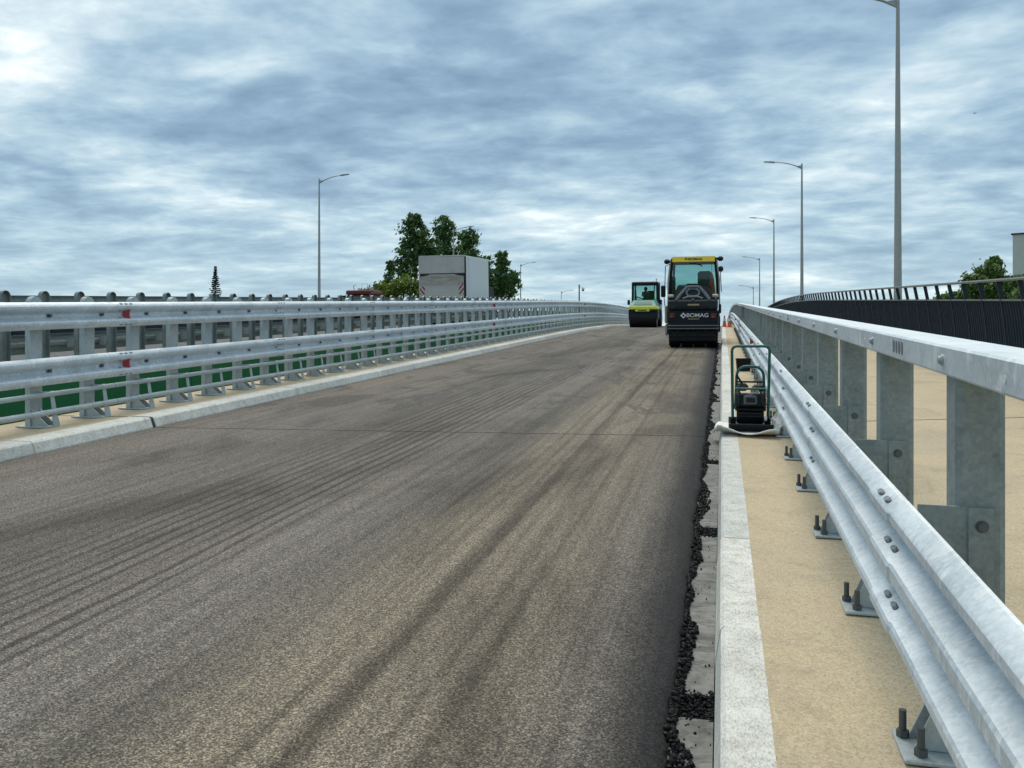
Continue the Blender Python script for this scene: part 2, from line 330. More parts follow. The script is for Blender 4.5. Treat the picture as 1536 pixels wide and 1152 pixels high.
# ------------------------------------------------------------------ mesh helpers
class MB:
    def __init__(s): s.v, s.f, s.sm = [], [], False
    def add(s, vs, fs):
        o = len(s.v); s.v += [tuple(p) for p in vs]; s.f += [tuple(i + o for i in f) for f in fs]; return s
    def box(s, x0, x1, y0, y1, z0, z1, bev=0.0, mtx=None):
        if bev <= 0:
            vs = [(x, y, z) for z in (z0, z1) for y in (y0, y1) for x in (x0, x1)]
            fs = [(0, 2, 3, 1), (4, 5, 7, 6), (0, 1, 5, 4), (2, 6, 7, 3), (0, 4, 6, 2), (1, 3, 7, 5)]
        else:
            b = min(bev, .49 * (x1 - x0), .49 * (y1 - y0), .49 * (z1 - z0)); vs = []; ring = []
            def loop(z, i):
                a, c, e, g = x0 + i, x1 - i, y0 + i, y1 - i
                k = b if i == 0 else b * .5
                return [(a + k, e, z), (c - k, e, z), (c, e + k, z), (c, g - k, z), (c - k, g, z), (a + k, g, z), (a, g - k, z), (a, e + k, z)]
            for z, i in ((z0, b), (z0 + b, 0), (z1 - b, 0), (z1, b)): vs += loop(z, i)
            fs = [tuple(range(7, -1, -1)), tuple(range(24, 32))]
            for r in range(3):
                for k in range(8): fs.append((r * 8 + k, r * 8 + (k + 1) % 8, r * 8 + 8 + (k + 1) % 8, r * 8 + 8 + k))
        if mtx is not None: vs = [mtx @ Vector(p) for p in vs]
        return s.add(vs, fs)
    def prism(s, poly, axis, a0, a1):         # polygon (u,v) extruded along an axis: 'x' -> (y,z), 'y' -> (x,z), 'z' -> (x,y)
        mk = {'x': lambda u, v, a: (a, u, v), 'y': lambda u, v, a: (u, a, v), 'z': lambda u, v, a: (u, v, a)}[axis]
        n = len(poly); vs = [mk(u, v, a0) for u, v in poly] + [mk(u, v, a1) for u, v in poly]
        fs = [tuple(range(n - 1, -1, -1)), tuple(range(n, 2 * n))] + [(i, (i + 1) % n, n + (i + 1) % n, n + i) for i in range(n)]
        return s.add(vs, fs)
    def tube(s, pts, r, n=8, caps=True):
        pts = [Vector(p) for p in pts]; rs = r if isinstance(r, (list, tuple)) else [r] * len(pts)
        vs = []; up = Vector((0, 0, 1)); prev = None
        for i, p in enumerate(pts):
            d = (pts[min(i + 1, len(pts) - 1)] - pts[max(i - 1, 0)]).normalized()
            if prev is None:
                a = d.orthogonal().normalized()
            else:
                a = (prev - d * prev.dot(d)).normalized()
            prev = a; b = d.cross(a)
            vs += [p + (a * math.cos(2 * math.pi * k / n) + b * math.sin(2 * math.pi * k / n)) * rs[i] for k in range(n)]
        fs = [(i * n + k, i * n + (k + 1) % n, (i + 1) * n + (k + 1) % n, (i + 1) * n + k) for i in range(len(pts) - 1) for k in range(n)]
        if caps: fs += [tuple(range(n - 1, -1, -1)), tuple(range((len(pts) - 1) * n, len(pts) * n))]
        return s.add(vs, fs)
    def cyl(s, c, axis, r, h, n=20, bev=0.0, r2=None):   # centre, axis letter, radius, length
        r2 = r if r2 is None else r2
        pr = [(-h / 2, r - bev), (-h / 2 + bev, r), (h / 2 - bev, r2), (h / 2, r2 - bev)] if bev else [(-h / 2, r), (h / 2, r2)]
        mk = {'x': lambda a, p, q: (c[0] + a, c[1] + p, c[2] + q), 'y': lambda a, p, q: (c[0] + q, c[1] + a, c[2] + p), 'z': lambda a, p, q: (c[0] + p, c[1] + q, c[2] + a)}[axis]
        vs = [mk(a, rr * math.cos(2 * math.pi * k / n), rr * math.sin(2 * math.pi * k / n)) for a, rr in pr for k in range(n)]
        m = len(pr)
        fs = [tuple(range(n - 1, -1, -1)), tuple(range((m - 1) * n, m * n))]
        fs += [(i * n + k, i * n + (k + 1) % n, (i + 1) * n + (k + 1) % n, (i + 1) * n + k) for i in range(m - 1) for k in range(n)]
        return s.add(vs, fs)
    def sweep(s, loop, ys, off=lambda y: 0.0):           # closed (x,z) loop swept along the road profile
        n = len(loop); vs = []
        for y in ys:
            z = prof(y); o = off(y); vs += [(x + o, y, zz + z) for x, zz in loop]
        fs = [(i * n + k, i * n + (k + 1) % n, (i + 1) * n + (k + 1) % n, (i + 1) * n + k) for i in range(len(ys) - 1) for k in range(n)]
        fs += [tuple(range(n - 1, -1, -1)), tuple(range((len(ys) - 1) * n, len(ys) * n))]
        return s.add(vs, fs)
    def mesh(s, name, smooth=None):
        me = bpy.data.meshes.new(name); me.from_pydata(s.v, [], s.f)
        import bmesh
        bm = bmesh.new(); bm.from_mesh(me); bmesh.ops.recalc_face_normals(bm, faces=bm.faces); bm.to_mesh(me); bm.free()
        if smooth: me.shade_smooth(); me.set_sharp_from_angle(angle=R(smooth))
        me.update(); return me
    def build(s, name, mat, parent=None, smooth=None):
        return link(name, s.mesh(name, smooth), mat, parent)
def link(name, me, mat, parent=None, loc=None, rot=None):
    if mat is not None and len(me.materials) == 0: me.materials.append(M[mat] if isinstance(mat, str) else mat)
    o = bpy.data.objects.new(name, me); C.objects.link(o)
    if parent is not None: o.parent = parent
    if loc is not None: o.location = loc
    if rot is not None: o.rotation_euler = rot
    return o
def empty(name, loc=(0, 0, 0), rot=(0, 0, 0)):
    o = bpy.data.objects.new(name, None); C.objects.link(o); o.location = loc; o.rotation_euler = rot; o.empty_display_size = .2; return o
def tag(o, label, cat, group=None, kind=None):
    o['label'] = label; o['category'] = cat
    if group: o['group'] = group
    if kind: o['kind'] = kind
    return o
def structure(o, label=None):
    o['kind'] = 'structure'
    if label: o['label'] = label
    return o
def rng(a, b, st):
    n = max(1, int(round((b - a) / st))); return [a + (b - a) * i / n for i in range(n + 1)]
def rect(x0, x1, z0, z1): return [(x0, z0), (x1, z0), (x1, z1), (x0, z1)]
YA, YB = -8.0, 176.0
YS = rng(YA, YB, 2.0)

# ------------------------------------------------------------------ setting
g = MB(); gn = 24
gv = [(0, 0, -7.4)]; gf = []
for ri, rr in enumerate((60, 200, 600, 1600, 4000)):
    gv += [(rr * math.cos(2 * math.pi * k / gn), rr * math.sin(2 * math.pi * k / gn), -7.4) for k in range(gn)]
gf += [(0, 1 + k, 1 + (k + 1) % gn) for k in range(gn)]
for ri in range(4): gf += [(1 + ri * gn + k, 1 + (ri + 1) * gn + k, 1 + (ri + 1) * gn + (k + 1) % gn, 1 + ri * gn + (k + 1) % gn) for k in range(gn)]
structure(g.add(gv, gf).build('ground', 'grass'), 'rough grassy ground below the bridge')
structure(MB().sweep(rect(-9.02, 5.0, -1.35, -.36), YS).build('bridge_deck', 'slab'), 'concrete slab of the bridge deck carrying the road')

# asphalt mat with a ragged, rolled right-hand edge
def edge_x(y): return -.195 + .030 * noise.noise(Vector((y * 1.6, 3, 0))) + .016 * noise.noise(Vector((y * 8, 9, 0))) + .012 * noise.noise(Vector((y * 30, 1, 0)))
ys = rng(YA, 14, .05) + rng(14.25, 60, .25) + rng(61, YB, 1.0)
road = MB(); xs = [-7.53, -6, -4.5, -3, -1.5, -.6]
vs = []
for y in ys:
    z = prof(y); e = edge_x(y)
    row = [(x, z - .14) for x in xs] + [(e - .12, z - .14), (e - .05, z - .143), (e - .018, z - .152), (e, z - .172 + .006 * noise.noise(Vector((y * 25, 5, 2)))), (e + .004, z - .365)]
    vs += [(x, y, zz) for x, zz in row]
n = len(xs) + 5
fs = [(i * n + k, i * n + k + 1, (i + 1) * n + k + 1, (i + 1) * n + k) for i in range(len(ys) - 1) for k in range(n - 1)]
structure(road.add(vs, fs).build('road', 'asphalt', smooth=40), 'freshly rolled grey asphalt carriageway with dark track marks')

# gutter bed and its slabs
structure(MB().sweep(rect(-.5, .02, -.356, -.235), YS).build('gutter_bed', 'seal'), 'dark bedding in the open gutter channel')
gutter = structure(empty('gutter'), 'grey concrete gutter slabs between asphalt and right kerb')
pitch = 2.72; y = 3.70 - 5 * pitch
gaps = []
while y < 90:
    yb = y + pitch - .22 - random.uniform(0, .06)
    dzz = random.uniform(-.004, .004)
    MB().sweep([(-.34, -.24), (-.034, -.24), (-.034, -.186 + dzz), (-.34, -.184 + dzz)], rng(y, yb, 1.2)).build('gutter_slab', 'concrete', gutter)
    gaps.append((yb, y + pitch)); y += pitch
# kerbs of granite stones
kerb_r = structure(empty('kerb'), 'white granite kerb along the right walkway')
y = -2.0
KR = [(-.030, -.30), (.175, -.30), (.172, 0.002), (.012, .004), (-.006, -.014), (-.030, -.17)]
while y < 100:
    L = 1.5; j = random.uniform(-.003, .003)
    MB().sweep([(x + j, z + j * .5) for x, z in KR], [y, y + .75, y + L - .006]).build('kerb_stone', 'granite', kerb_r); y += L
kerb_l = structure(empty('kerb_left'), 'white granite kerb below the double guardrail')
KL = [(-7.90, -.30), (-7.505, -.30), (-7.505, -.125), (-7.545, -.016), (-7.57, .004), (-7.90, .004)]
y = 9.80 - 9 * 2.0; k = 0
while y < 110:
    L = 2.0; j = random.uniform(-.003, .003)
    if abs(y - 9.8) < .01: y0_ = y + .07
    else: y0_ = y
    MB().sweep([(x + j, z + j * .5) for x, z in KL], [y0_, y + L - .005]).build('kerb_stone', 'granite', kerb_l); y += L
# expansion joint of the deck, skewed: sealant in the kerb gap, hairline across asphalt and walkways
JN = [(-9.0, 9.74), (-7.9, 9.82), (-.2, 10.43), (.2, 10.55), (5.0, 12.2)]
def jy(x):
    for (a, b), (c, d) in zip(JN, JN[1:]):
        if a <= x <= c: return b + (d - b) * (x - a) / (c - a)
joint = structure(empty('expansion_joint'), 'dark sealed bridge joint line crossing road and walkways')
def jstrip(x0, x1, dz, w, name):
    mb = MB(); vs = []; N = max(2, int(abs(x1 - x0) / .25))
    for i in range(N + 1):
        x = x0 + (x1 - x0) * i / N; yy = jy(x) + .015 * noise.noise(Vector((x * 3, 0, 0))); ww = w * (1 + .6 * noise.noise(Vector((x * 5, 7, 0))))
        for s_ in (-1, 1): vs.append((x, yy + s_ * ww, prof(yy) + dz))
        for s_ in (-1, 1): vs.append((x, yy + s_ * ww, prof(yy) + dz - .012))
    fs = []
    for i in range(N):
        a, b = i * 4, i * 4 + 4
        fs += [(a, b, b + 1, a + 1), (a + 2, a + 3, b + 3, b + 2), (a, a + 2, b + 2, b), (a + 1, b + 1, b + 3, a + 3)]
    mb.add(vs, fs).build(name, 'seal', joint)
jstrip(-7.49, -.25, -.1365, .004, 'asphalt_joint')
jstrip(.18, 4.98, .004, .007, 'walkway_joint')
jstrip(-9.0, -7.92, .004, .006, 'verge_joint')
MB().sweep([(-7.88, -.29), (-7.52, -.29), (-7.52, -.13), (-7.56, -.02), (-7.585, -.005), (-7.88, -.005)], [9.803, 9.867]).build('kerb_joint_filler', 'seal', joint)

structure(MB().sweep(rect(.160, 5.0, -.355, 0), YS).build('walkway', 'tanfloor'), 'tan resin coated walkway on the right of the road')
structure(MB().sweep(rect(-9.02, -7.885, -.355, 0), YS).build('verge', 'tanfloor'), 'narrow tan resin strip under the left guardrail')
OPP = .15                                  # the other bridge lies a little higher
structure(MB().sweep(rect(-30.5, -11.35, -1.2 + OPP, -.14 + OPP), YS).build('opposite_road', 'road2'), 'asphalt deck of the parallel bridge')
structure(MB().sweep(rect(-12.6, -11.36, -.139 + OPP, OPP), YS).build('opposite_verge', 'tanfloor'), 'tan strip along the edge of the parallel bridge')
fascia = tag(empty('bridge_fascia', (-11.3, 5, prof(5))), 'green painted fascia panels along the edge of the parallel bridge', 'fascia')
for i in range(26):
    y0 = -2 + i * 3.0
    o = MB().sweep(rect(-11.33, -11.27, -2.6, OPP + .13), [y0, y0 + 1.5, y0 + 2.985]).build('fascia_panel', 'greenwall', fascia)
    o.matrix_parent_inverse = Matrix.Translation((11.3, -5, -prof(5)))

# ------------------------------------------------------------------ guardrails
def thick(pr, t):                          # open (x,z) polyline -> closed loop with thickness towards +normal
    N = len(pr); off = []
    for i in range(N):
        a = Vector(pr[max(i - 1, 0)]); b = Vector(pr[min(i + 1, N - 1)]); d = (b - a).normalized()
        off.append((pr[i][0] - d.y * t, pr[i][1] + d.x * t))
    return pr + off[::-1]
W = [(-.030, .345), (-.056, .330), (-.080, .308), (-.090, .288), (-.090, .262), (-.080, .242), (-.012, .206), (0, .192), (0, .153), (-.012, .139), (-.080, .103), (-.090, .083), (-.090, .057), (-.080, .037), (-.056, .015), (-.030, 0)]
T3 = [(-.026, .506), (-.036, .504), (-.078, .470), (-.085, .458), (-.085, .432), (-.078, .420), (-.005, .374), (0, .366), (0, .340), (-.005, .332), (-.078, .286), (-.085, .274), (-.085, .232), (-.078, .220),
      (-.005, .174), (0, .166), (0, .140), (-.005, .132), (-.078, .086), (-.085, .074), (-.085, .048), (-.078, .036), (-.036, .002), (-.026, 0)]
def beam_loop(pr, xb, z0, sgn): return [(xb + sgn * x * -1, z + z0) for x, z in thick(pr, .005)]
HEX = MB().cyl((0, 0, 0), 'x', .016, .016, 6).mesh('bolt_mesh')
OVAL = MB()
ov = [(.020 * math.cos(a) + (.014 if math.cos(a) > 0 else -.014), .0115 * math.sin(a)) for a in [2 * math.pi * k / 12 for k in range(12)]]
OVAL.add([(0, u, v) for u, v in ov] + [(-.007, u * .82, v * .78) for u, v in ov], [tuple(range(11, -1, -1)), tuple(range(12, 24))] + [(k, (k + 1) % 12, 12 + (k + 1) % 12, 12 + k) for k in range(12)])
OVAL = OVAL.mesh('oval_bolt_mesh', 50)
HEX.materials.append(M['bolt']); OVAL.materials.append(M['ovalbolt'])

def beams(parent, pr, xb, z0, sgn, y0, y1, L, name, faces=(), ybolt=34, mat='beam'):
    """beam pieces that overlap their neighbour; splice bolts on the listed (x,z,tilt) spots"""
    y = y0
    while y < y1:
        ysg = rng(y, y + L + .34, .8); e = y + L
        ysg = sorted(set([round(v, 4) for v in ysg if abs(v - e) > .25] + [e - .012, e]))
        ysg = [v for v in ysg if v <= y + L + .34]
        if ysg[-1] < y + L + .33: ysg.append(y + L + .34)
        b = MB().sweep(beam_loop(pr, xb, z0, sgn), ysg, lambda yy, e=e: sgn * .0075 if yy >= e else 0.0).build(name, mat, parent, 22)
        if e < ybolt and e > 0:
            for (bx, bz, tilt) in faces:
                for dy in (.07, .17, .27) if e > 7 and sgn > 0 else (.09, .21):
                    yy = e + dy
                    link('bolt', OVAL, None, b, (xb - sgn * bx + sgn * .0085, yy, prof(yy) + z0 + bz), (0, (tilt if sgn < 0 else math.pi - tilt), 0))
        y += L

# right: three-wave beam, closed box handrail on posts
gr = tag(empty('guardrail', (.8, 3, prof(3))), 'galvanised guardrail with three wave beam and flat top handrail beside the walkway', 'guardrail')
PI_ = Matrix.Translation((-.8, -3, -prof(3)))
def fixup(root, inv):
    for c in root.children: c.matrix_parent_inverse = inv
beams(gr, T3, .640, .325, -1, -2.35, 96, 2.72, 'wave_beam', [(-.064, .484, R(52)), (-.042, .311, R(57)), (-.042, .111, R(57))], 30)
# box handrail in 6 m lengths
y = -2.1
while y < 96:
    ysg = rng(y, y + 5.994, 1.5)
    b = .008
    lp = [(.715, 1.262 + b), (.715 + b, 1.262), (.905 - b, 1.262), (.905, 1.262 + b), (.905, 1.362 - b), (.905 - b, 1.362), (.715 + b, 1.362), (.715, 1.362 - b)]
    MB().sweep(lp, ysg).build('top_handrail', 'box', gr, 40); y += 6.0
# post, its base, bracket (shared meshes)
pm = MB()
cp = [(.742, -.05), (.760, -.062), (.872, -.062), (.890, -.05), (.890, .055), (.872, .055), (.872, -.046), (.762, -.046), (.758, -.04), (.758, .055), (.742, .055)]
vs = [(x, yy, z) for z in (.012, 1.2605) for x, yy in cp]; N = len(cp)
fs = [(i, (i + 1) % N, N + (i + 1) % N, N + i) for i in range(N)] + [(0, 1, 7, 8, 9, 10), (1, 2, 6, 7), (2, 3, 4, 5, 6)] + [(N, N + 10, N + 9, N + 8, N + 7, N + 1), (N + 1, N + 7, N + 6, N + 2), (N + 2, N + 6, N + 5, N + 4, N + 3)]
POST = pm.add(vs, fs).mesh('post_mesh', 30)
bm_ = MB().box(.575, .99, -.125, .095, 0, .016, .004)
BASE = bm_.mesh('base_plate_mesh')
gs = MB().prism([(.62, .018), (.745, .018), (.745, .26), (.725, .26)], 'y', -.045, -.037); gs.prism([(.62, .018), (.745, .018), (.745, .26), (.725, .26)], 'y', .042, .05)
GUS = gs.mesh('gusset_mesh')
br = MB().prism([(.628, -.052), (.628, -.058), (.770, -.070), (.776, -.078), (.850, -.078), (.850, -.064), (.782, -.064), (.776, -.056)], 'z', .52, .835)
BRK = br.mesh('bracket_mesh')
ab = MB().cyl((0, 0, .012), 'z', .021, .024, 6).cyl((0, 0, .055), 'z', .0125, .075, 10)
ANC = ab.mesh('anchor_bolt_mesh', 40)
BB = MB().cyl((0, .006, 0), 'y', .020, .004, 14).cyl((0, 0, 0), 'y', .016, .014, 6).mesh('bracket_bolt_mesh')
SB = MB().cyl((0, 0, 0), 'x', .019, .006, 16).cyl((-.005, 0, 0), 'x', .014, .014, 12, .004).mesh('rail_bolt_mesh', 40)
for me_, k in ((POST, 'shade_zinc'), (BASE, 'post'), (GUS, 'post'), (BRK, 'shade_zinc'), (ANC, 'bolt'), (BB, 'zincbolt'), (SB, 'post')): me_.materials.append(M[k])
posts = []
y = 3.06 - 2 * 1.33
while y < 94:
    p = link('post', POST, None, gr, (0, y, prof(y))); posts.append(p)
    if y < 45:
        q = link('base_plate', BASE, None, p); link('gusset', GUS, None, p); link('bracket', BRK, None, p)
        for ax_, ay in ((.602, .045), (.632, -.085)):
            link('anchor_bolt', ANC, None, p, (ax_, ay, .016))
    if y < 20:
        link('bracket_bolt', BB, None, p, (.815, -.085, .775))
        link('rail_bolt', SB, None, p, (.712, -.005, 1.312))
    y += 1.33
fixup(gr, PI_)
SLOT = MB().add([(0, u * .45, v * 2.4) for u, v in ov] + [(-.003, u * .45, v * 2.4) for u, v in ov], [tuple(range(11, -1, -1)), tuple(range(12, 24))] + [(k, (k + 1) % 12, 12 + (k + 1) % 12, 12 + k) for k in range(12)]).mesh('slot_mesh')
SLOT.materials.append(M['slot'])
for ys_ in ([3.70 + .055 * k for k in range(4)] + [9.70 + .055 * k for k in range(4)]):
    o = link('slot', SLOT, None, gr, (.7158, ys_, prof(ys_) + 1.315)); o.matrix_parent_inverse = PI_
HOLE = MB().cyl((0, 0, 0), 'x', .011, .003, 12).mesh('hole_mesh'); HOLE.materials.append(M['conewhite'])
for ys_ in (2.42, 4.62, 7.7):
    o = link('drill_hole', HOLE, None, gr, (.7148, ys_, prof(ys_) + 1.305)); o.matrix_parent_inverse = PI_
# red reflectors in the beam hollows
def reflector(parent, inv, x, y, z, sgn):
    mb = MB().prism([(-.045, -.04), (.045, -.065), (.045, .065), (-.045, .04)], 'x', -.004, .004)
    o = mb.build('reflector', 'reflector', parent); o.location = (x, y, prof(y) + z); o.rotation_euler = (0, 0, sgn * R(42)); o.matrix_parent_inverse = inv
for yy in (17.6, 38): reflector(gr, PI_, .585, yy, .325 + .353, 1)

# left: two W beams, kick tubes, round-headed channel posts
def rounded_post():
    mb = MB(); w_, t_, d_ = .098, .010, .075
    top = 1.56
    arc = [(w_ * math.cos(a), top + w_ * math.sin(a)) for a in [math.pi * k / 10 for k in range(11)]]
    outer = [(w_, .012)] + arc + [(-w_, .012)]
    inner = [(x * (w_ - t_) / w_, z if z < top else top + (z - top) * (w_ - t_) / w_) for x, z in outer]
    N = len(outer); vs = []
    vs += [(0, u, v) for u, v in outer] + [(-d_, u, v) for u, v in outer] + [(-d_, u, v) for u, v in inner] + [(-t_, u, v) for u, v in inner]
    fs = [tuple(range(N))]
    for a, b in ((0, N), (N, 2 * N), (2 * N, 3 * N)):
        fs += [(a + i, a + i + 1, b + i + 1, b + i) for i in range(N - 1)]
    fs += [tuple(range(4 * N - 1, 3 * N - 1, -1)), (0, N, 2 * N, 3 * N), (N - 1, 4 * N - 1, 3 * N - 1, 2 * N - 1), (0, 3 * N, 4 * N - 1, N - 1)]
    return mb.add(vs, fs)
LP = rounded_post().mesh('round_post_mesh', 35)
LB = MB().prism([(-.16, -.16), (.20, -.16), (.27, -.09), (.27, .09), (.20, .16), (-.16, .16)], 'z', 0, .016).mesh('foot_plate_mesh')
LG = MB().prism([(.0, .016), (.25, .016), (.21, .05), (.0, .22)], 'y', .060, .070).prism([(.0, .016), (.25, .016), (.21, .05), (.0, .22)], 'y', -.070, -.060).mesh('foot_gusset_mesh')
LS = MB().add([(.185, .02, .455), (.185, .075, .455), (.195, .075, .455), (.195, .02, .455), (.215, .02, .24), (.215, .085, .24), (.226, .085, .24), (.226, .02, .24), (.255, .0, .016), (.255, .11, .016), (.266, .11, .016), (.266, .0, .016)],
    [(0, 1, 2, 3), (0, 4, 5, 1), (1, 5, 6, 2), (2, 6, 7, 3), (3, 7, 4, 0), (4, 8, 9, 5), (5, 9, 10, 6), (6, 10, 11, 7), (7, 11, 8, 4), (8, 11, 10, 9)]).box(.0, .21, .035, .045, .40, .445).mesh('strut_mesh')
LK = MB().box(.0, .20, -.05, .05, -.08, .08).mesh('spacer_mesh')
LPD = rounded_post().mesh('round_post_mesh', 35); LPD.materials.append(M['shade_zinc'])
for me_ in (LP, LB, LG, LS, LK): me_.materials.append(M['post'])
def wbarrier(name, X, sgn, zo, y0, y1, sp, label, full, group=None):
    """X post web; sgn +1: traffic face towards +X"""
    root = tag(empty(name, (X, 10, prof(10) + zo)), label, 'guardrail', group); inv = Matrix.Translation((-X, -10, -prof(10) - zo))
    xb = X + sgn * .20
    start = y0 - .4
    for z0 in (.535, 1.235):
        beams(root, W, xb, z0 + zo, sgn, start, y1, 4.3, 'w_beam', [(-.068, .320, R(45)), (-.046, .225, -R(57)), (-.046, .121, R(57)), (-.068, .026, -R(45))] if full else [], 40 if full else 0, 'beam' if full else 'shade_zinc')
    if sgn > 0:
        for z0, xo, r_ in ((.415, .215, .033), (.19, .250, .040)):
            y = start
            while y < y1:
                MB().tube([(X + xo, v, prof(v) + zo + z0) for v in rng(y, y + 4.29, 1.45)], r_, 10).build('kick_tube', 'post', root, 40); y += 4.3
    y = y0; i = 0
    while y < y1:
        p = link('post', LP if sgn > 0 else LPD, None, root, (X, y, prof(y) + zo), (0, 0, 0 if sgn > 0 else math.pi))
        if full and y < 60 or y < 26:
            link('foot_plate', LB, None, p); link('foot_gusset', LG, None, p); [link('spacer', LK, None, p, (0, 0, zz)) for zz in (.70, 1.39)]
            if full: link('strut', LS, None, p)
        if full and y < 34:
            for zz in (.70, 1.40): link('beam_bolt', HEX, None, p, (.212, -.0, zz + .007))
        y += sp; i += 1
    fixup(root, inv)
    if full:
        for yy in (10.15, 29.9, 51):
            for zz in (.70, 1.40): reflector(root, inv, xb + .055, yy, zo + zz + .01, -1)
    return root
wbarrier('double_guardrail', -8.47, 1, 0, 6.05, 104, .92, 'galvanised double guardrail with two beams and kick tubes beside the left kerb', True)
wbarrier('double_guardrail', -11.72, -1, OPP, 8.10, 104, .845, 'double guardrail of the parallel bridge seen from behind, round post heads on top', False)

# ------------------------------------------------------------------ pedestrian railing on the right edge
pr = tag(empty('railing', (4.5, 12, prof(12))), 'tall anthracite railing with curved uprights at the outer edge of the walkway', 'railing')
PINV = Matrix.Translation((-4.5, -12, -prof(12)))
CUR = [(4.545, .0), (4.545, .5), (4.530, .85), (4.500, 1.15), (4.455, 1.46), (4.395, 1.775)]
def upright(mb, y, hw, dp, pts):
    for (a, za), (b, zb) in zip(pts, pts[1:]):
        z = prof(y)
        vs = [(a - dp, y - hw, za + z), (a + dp, y - hw, za + z), (a + dp, y + hw, za + z), (a - dp, y + hw, za + z), (b - dp, y - hw, zb + z), (b + dp, y - hw, zb + z), (b + dp, y + hw, zb + z), (b - dp, y + hw, zb + z)]
        mb.add(vs, [(0, 1, 5, 4), (1, 2, 6, 5), (2, 3, 7, 6), (3, 0, 4, 7), (0, 3, 2, 1), (4, 5, 6, 7)])
    return mb
PM = upright(MB(), 0, .014, .034, CUR).mesh('upright_mesh'); PM.materials.append(M['rail'])
y = 8.07
while y < 104:
    link('upright', PM, None, pr, (0, y, prof(y))); y += 1.02
inf = MB(); y = 8.07
while y < 100:
    for k in range(1, 8):
        yy = y + 1.02 * k / 8
        upright(inf, yy, .007, .021, [(x, z) for x, z in CUR[:5]] if yy < 40 else [CUR[0], CUR[2], CUR[4]])
    y += 1.02
o = inf.build('infill_bars', 'rail', pr); o['kind'] = 'stuff'
ysr = rng(6, 104, 2)
MB().sweep([(4.36, 1.775), (4.44, 1.775), (4.445, 1.80), (4.43, 1.822), (4.37, 1.822), (4.355, 1.80)], ysr).build('handrail', 'railcap', pr, 40)
MB().sweep(rect(4.425, 4.487, 1.455, 1.487), ysr).build('middle_rail', 'railcap', pr)
MB().sweep(rect(4.515, 4.575, .06, .10), ysr).build('bottom_rail', 'rail', pr)
fixup(pr, PINV)

ofr = tag(empty('railing', (-28.5, 20, prof(20) + OPP - .14)), 'anthracite railing along the outer edge of the parallel bridge', 'railing')
OINV = Matrix.Translation((28.5, -20, -prof(20) - OPP + .14)); ZO = OPP - .14
OC = [(-(x - 4.5) - 28.5, z) for x, z in CUR]
y = 6.0; MIR = upright(MB(), 0, .014, .034, OC).mesh('far_upright_mesh'); MIR.materials.append(M['rail'])
while y < 100:
    link('upright', MIR, None, ofr, (0, y, prof(y) + ZO))
    y += 2.04
MB().sweep([(x - .006, z + ZO) for x, z in OC[:5]] + [(x + .006, z + ZO) for x, z in OC[4::-1]], ysr).build('infill_panel', 'rail', ofr)
MB().sweep(rect(-28.44, -28.36, 1.775 + ZO, 1.82 + ZO), ysr).build('handrail', 'railcap', ofr); MB().sweep(rect(-28.487, -28.425, 1.455 + ZO, 1.487 + ZO), ysr).build('middle_rail', 'railcap', ofr)
fixup(ofr, OINV)

# ------------------------------------------------------------------ loose asphalt crumbs
ICO = [(0, 0, 1), (.89, 0, .45), (.28, .85, .45), (-.72, .53, .45), (-.72, -.53, .45), (.28, -.85, .45), (.72, .53, -.45), (-.28, .85, -.45), (-.89, 0, -.45), (-.28, -.85, -.45), (.72, -.53, -.45), (0, 0, -1)]
IF = [(0, 1, 2), (0, 2, 3), (0, 3, 4), (0, 4, 5), (0, 5, 1), (1, 6, 2), (2, 7, 3), (3, 8, 4), (4, 9, 5), (5, 10, 1), (6, 7, 2), (7, 8, 3), (8, 9, 4), (9, 10, 5), (10, 6, 1), (11, 7, 6), (11, 8, 7), (11, 9, 8), (11, 10, 9), (11, 6, 10)]
cr = MB(); rr = random.Random(3)
def crumb(x, y, z, r):
    q = Matrix.Rotation(rr.uniform(0, 6.3), 3, (rr.random(), rr.random(), rr.random() + .1))
    sx = [rr.uniform(.6, 1.25) for _ in range(3)]
    cr.add([tuple(Vector((x, y, z)) + q @ Vector([a * r * s_ * rr.uniform(.75, 1.2) for a, s_ in zip(p, sx)])) for p in ICO], IF)
def spill(y): return max(0.0, max(.018, .045 + .13 * noise.noise(Vector((y * .9, 20, 0)))) + .04 * noise.noise(Vector((y * 4, 2, 0))))
y = 1.9
while y < 34:
    st = .0042 if y < 7 else (.009 if y < 14 else .03)
    wd = spill(y)
    for _ in range(3):
        t = rr.random() ** 1.2
        x = edge_x(y) + .002 + t * wd
        if x > -.04: continue
        r = (.0035 + .013 * rr.random() ** 2.2) * (1 if y < 14 else 1.8)
        cr_z = prof(y) - .186 + r * .5 + max(0, (1 - t)) * .026 * rr.random()
        crumb(x, y + rr.uniform(-.01, .01), cr_z, r)
    y += st
for a, b in gaps:
    if a < 1.5 or a > 34: continue
    for _ in range(430 if a < 8 else (200 if a < 15 else 50)):
        x = rr.uniform(edge_x(a), -.035); yy = rr.uniform(a - .03, b + .03); r = (.005 + .009 * rr.random() ** 2) * (1 if a < 15 else 1.8)
        crumb(x, yy, prof(yy) - .207 + rr.random() * .022, r)
for _ in range(380):
    yy = rr.uniform(2.5, 16); crumb(-.19 + .15 * rr.random() ** 1.6, yy, prof(yy) - .184, .002 + .006 * rr.random() ** 2)
o = cr.build('asphalt_crumbs', 'crumb')
tag(o, 'loose black asphalt crumbs spilled over the gutter beside the kerb', 'crumbs', None, 'stuff')

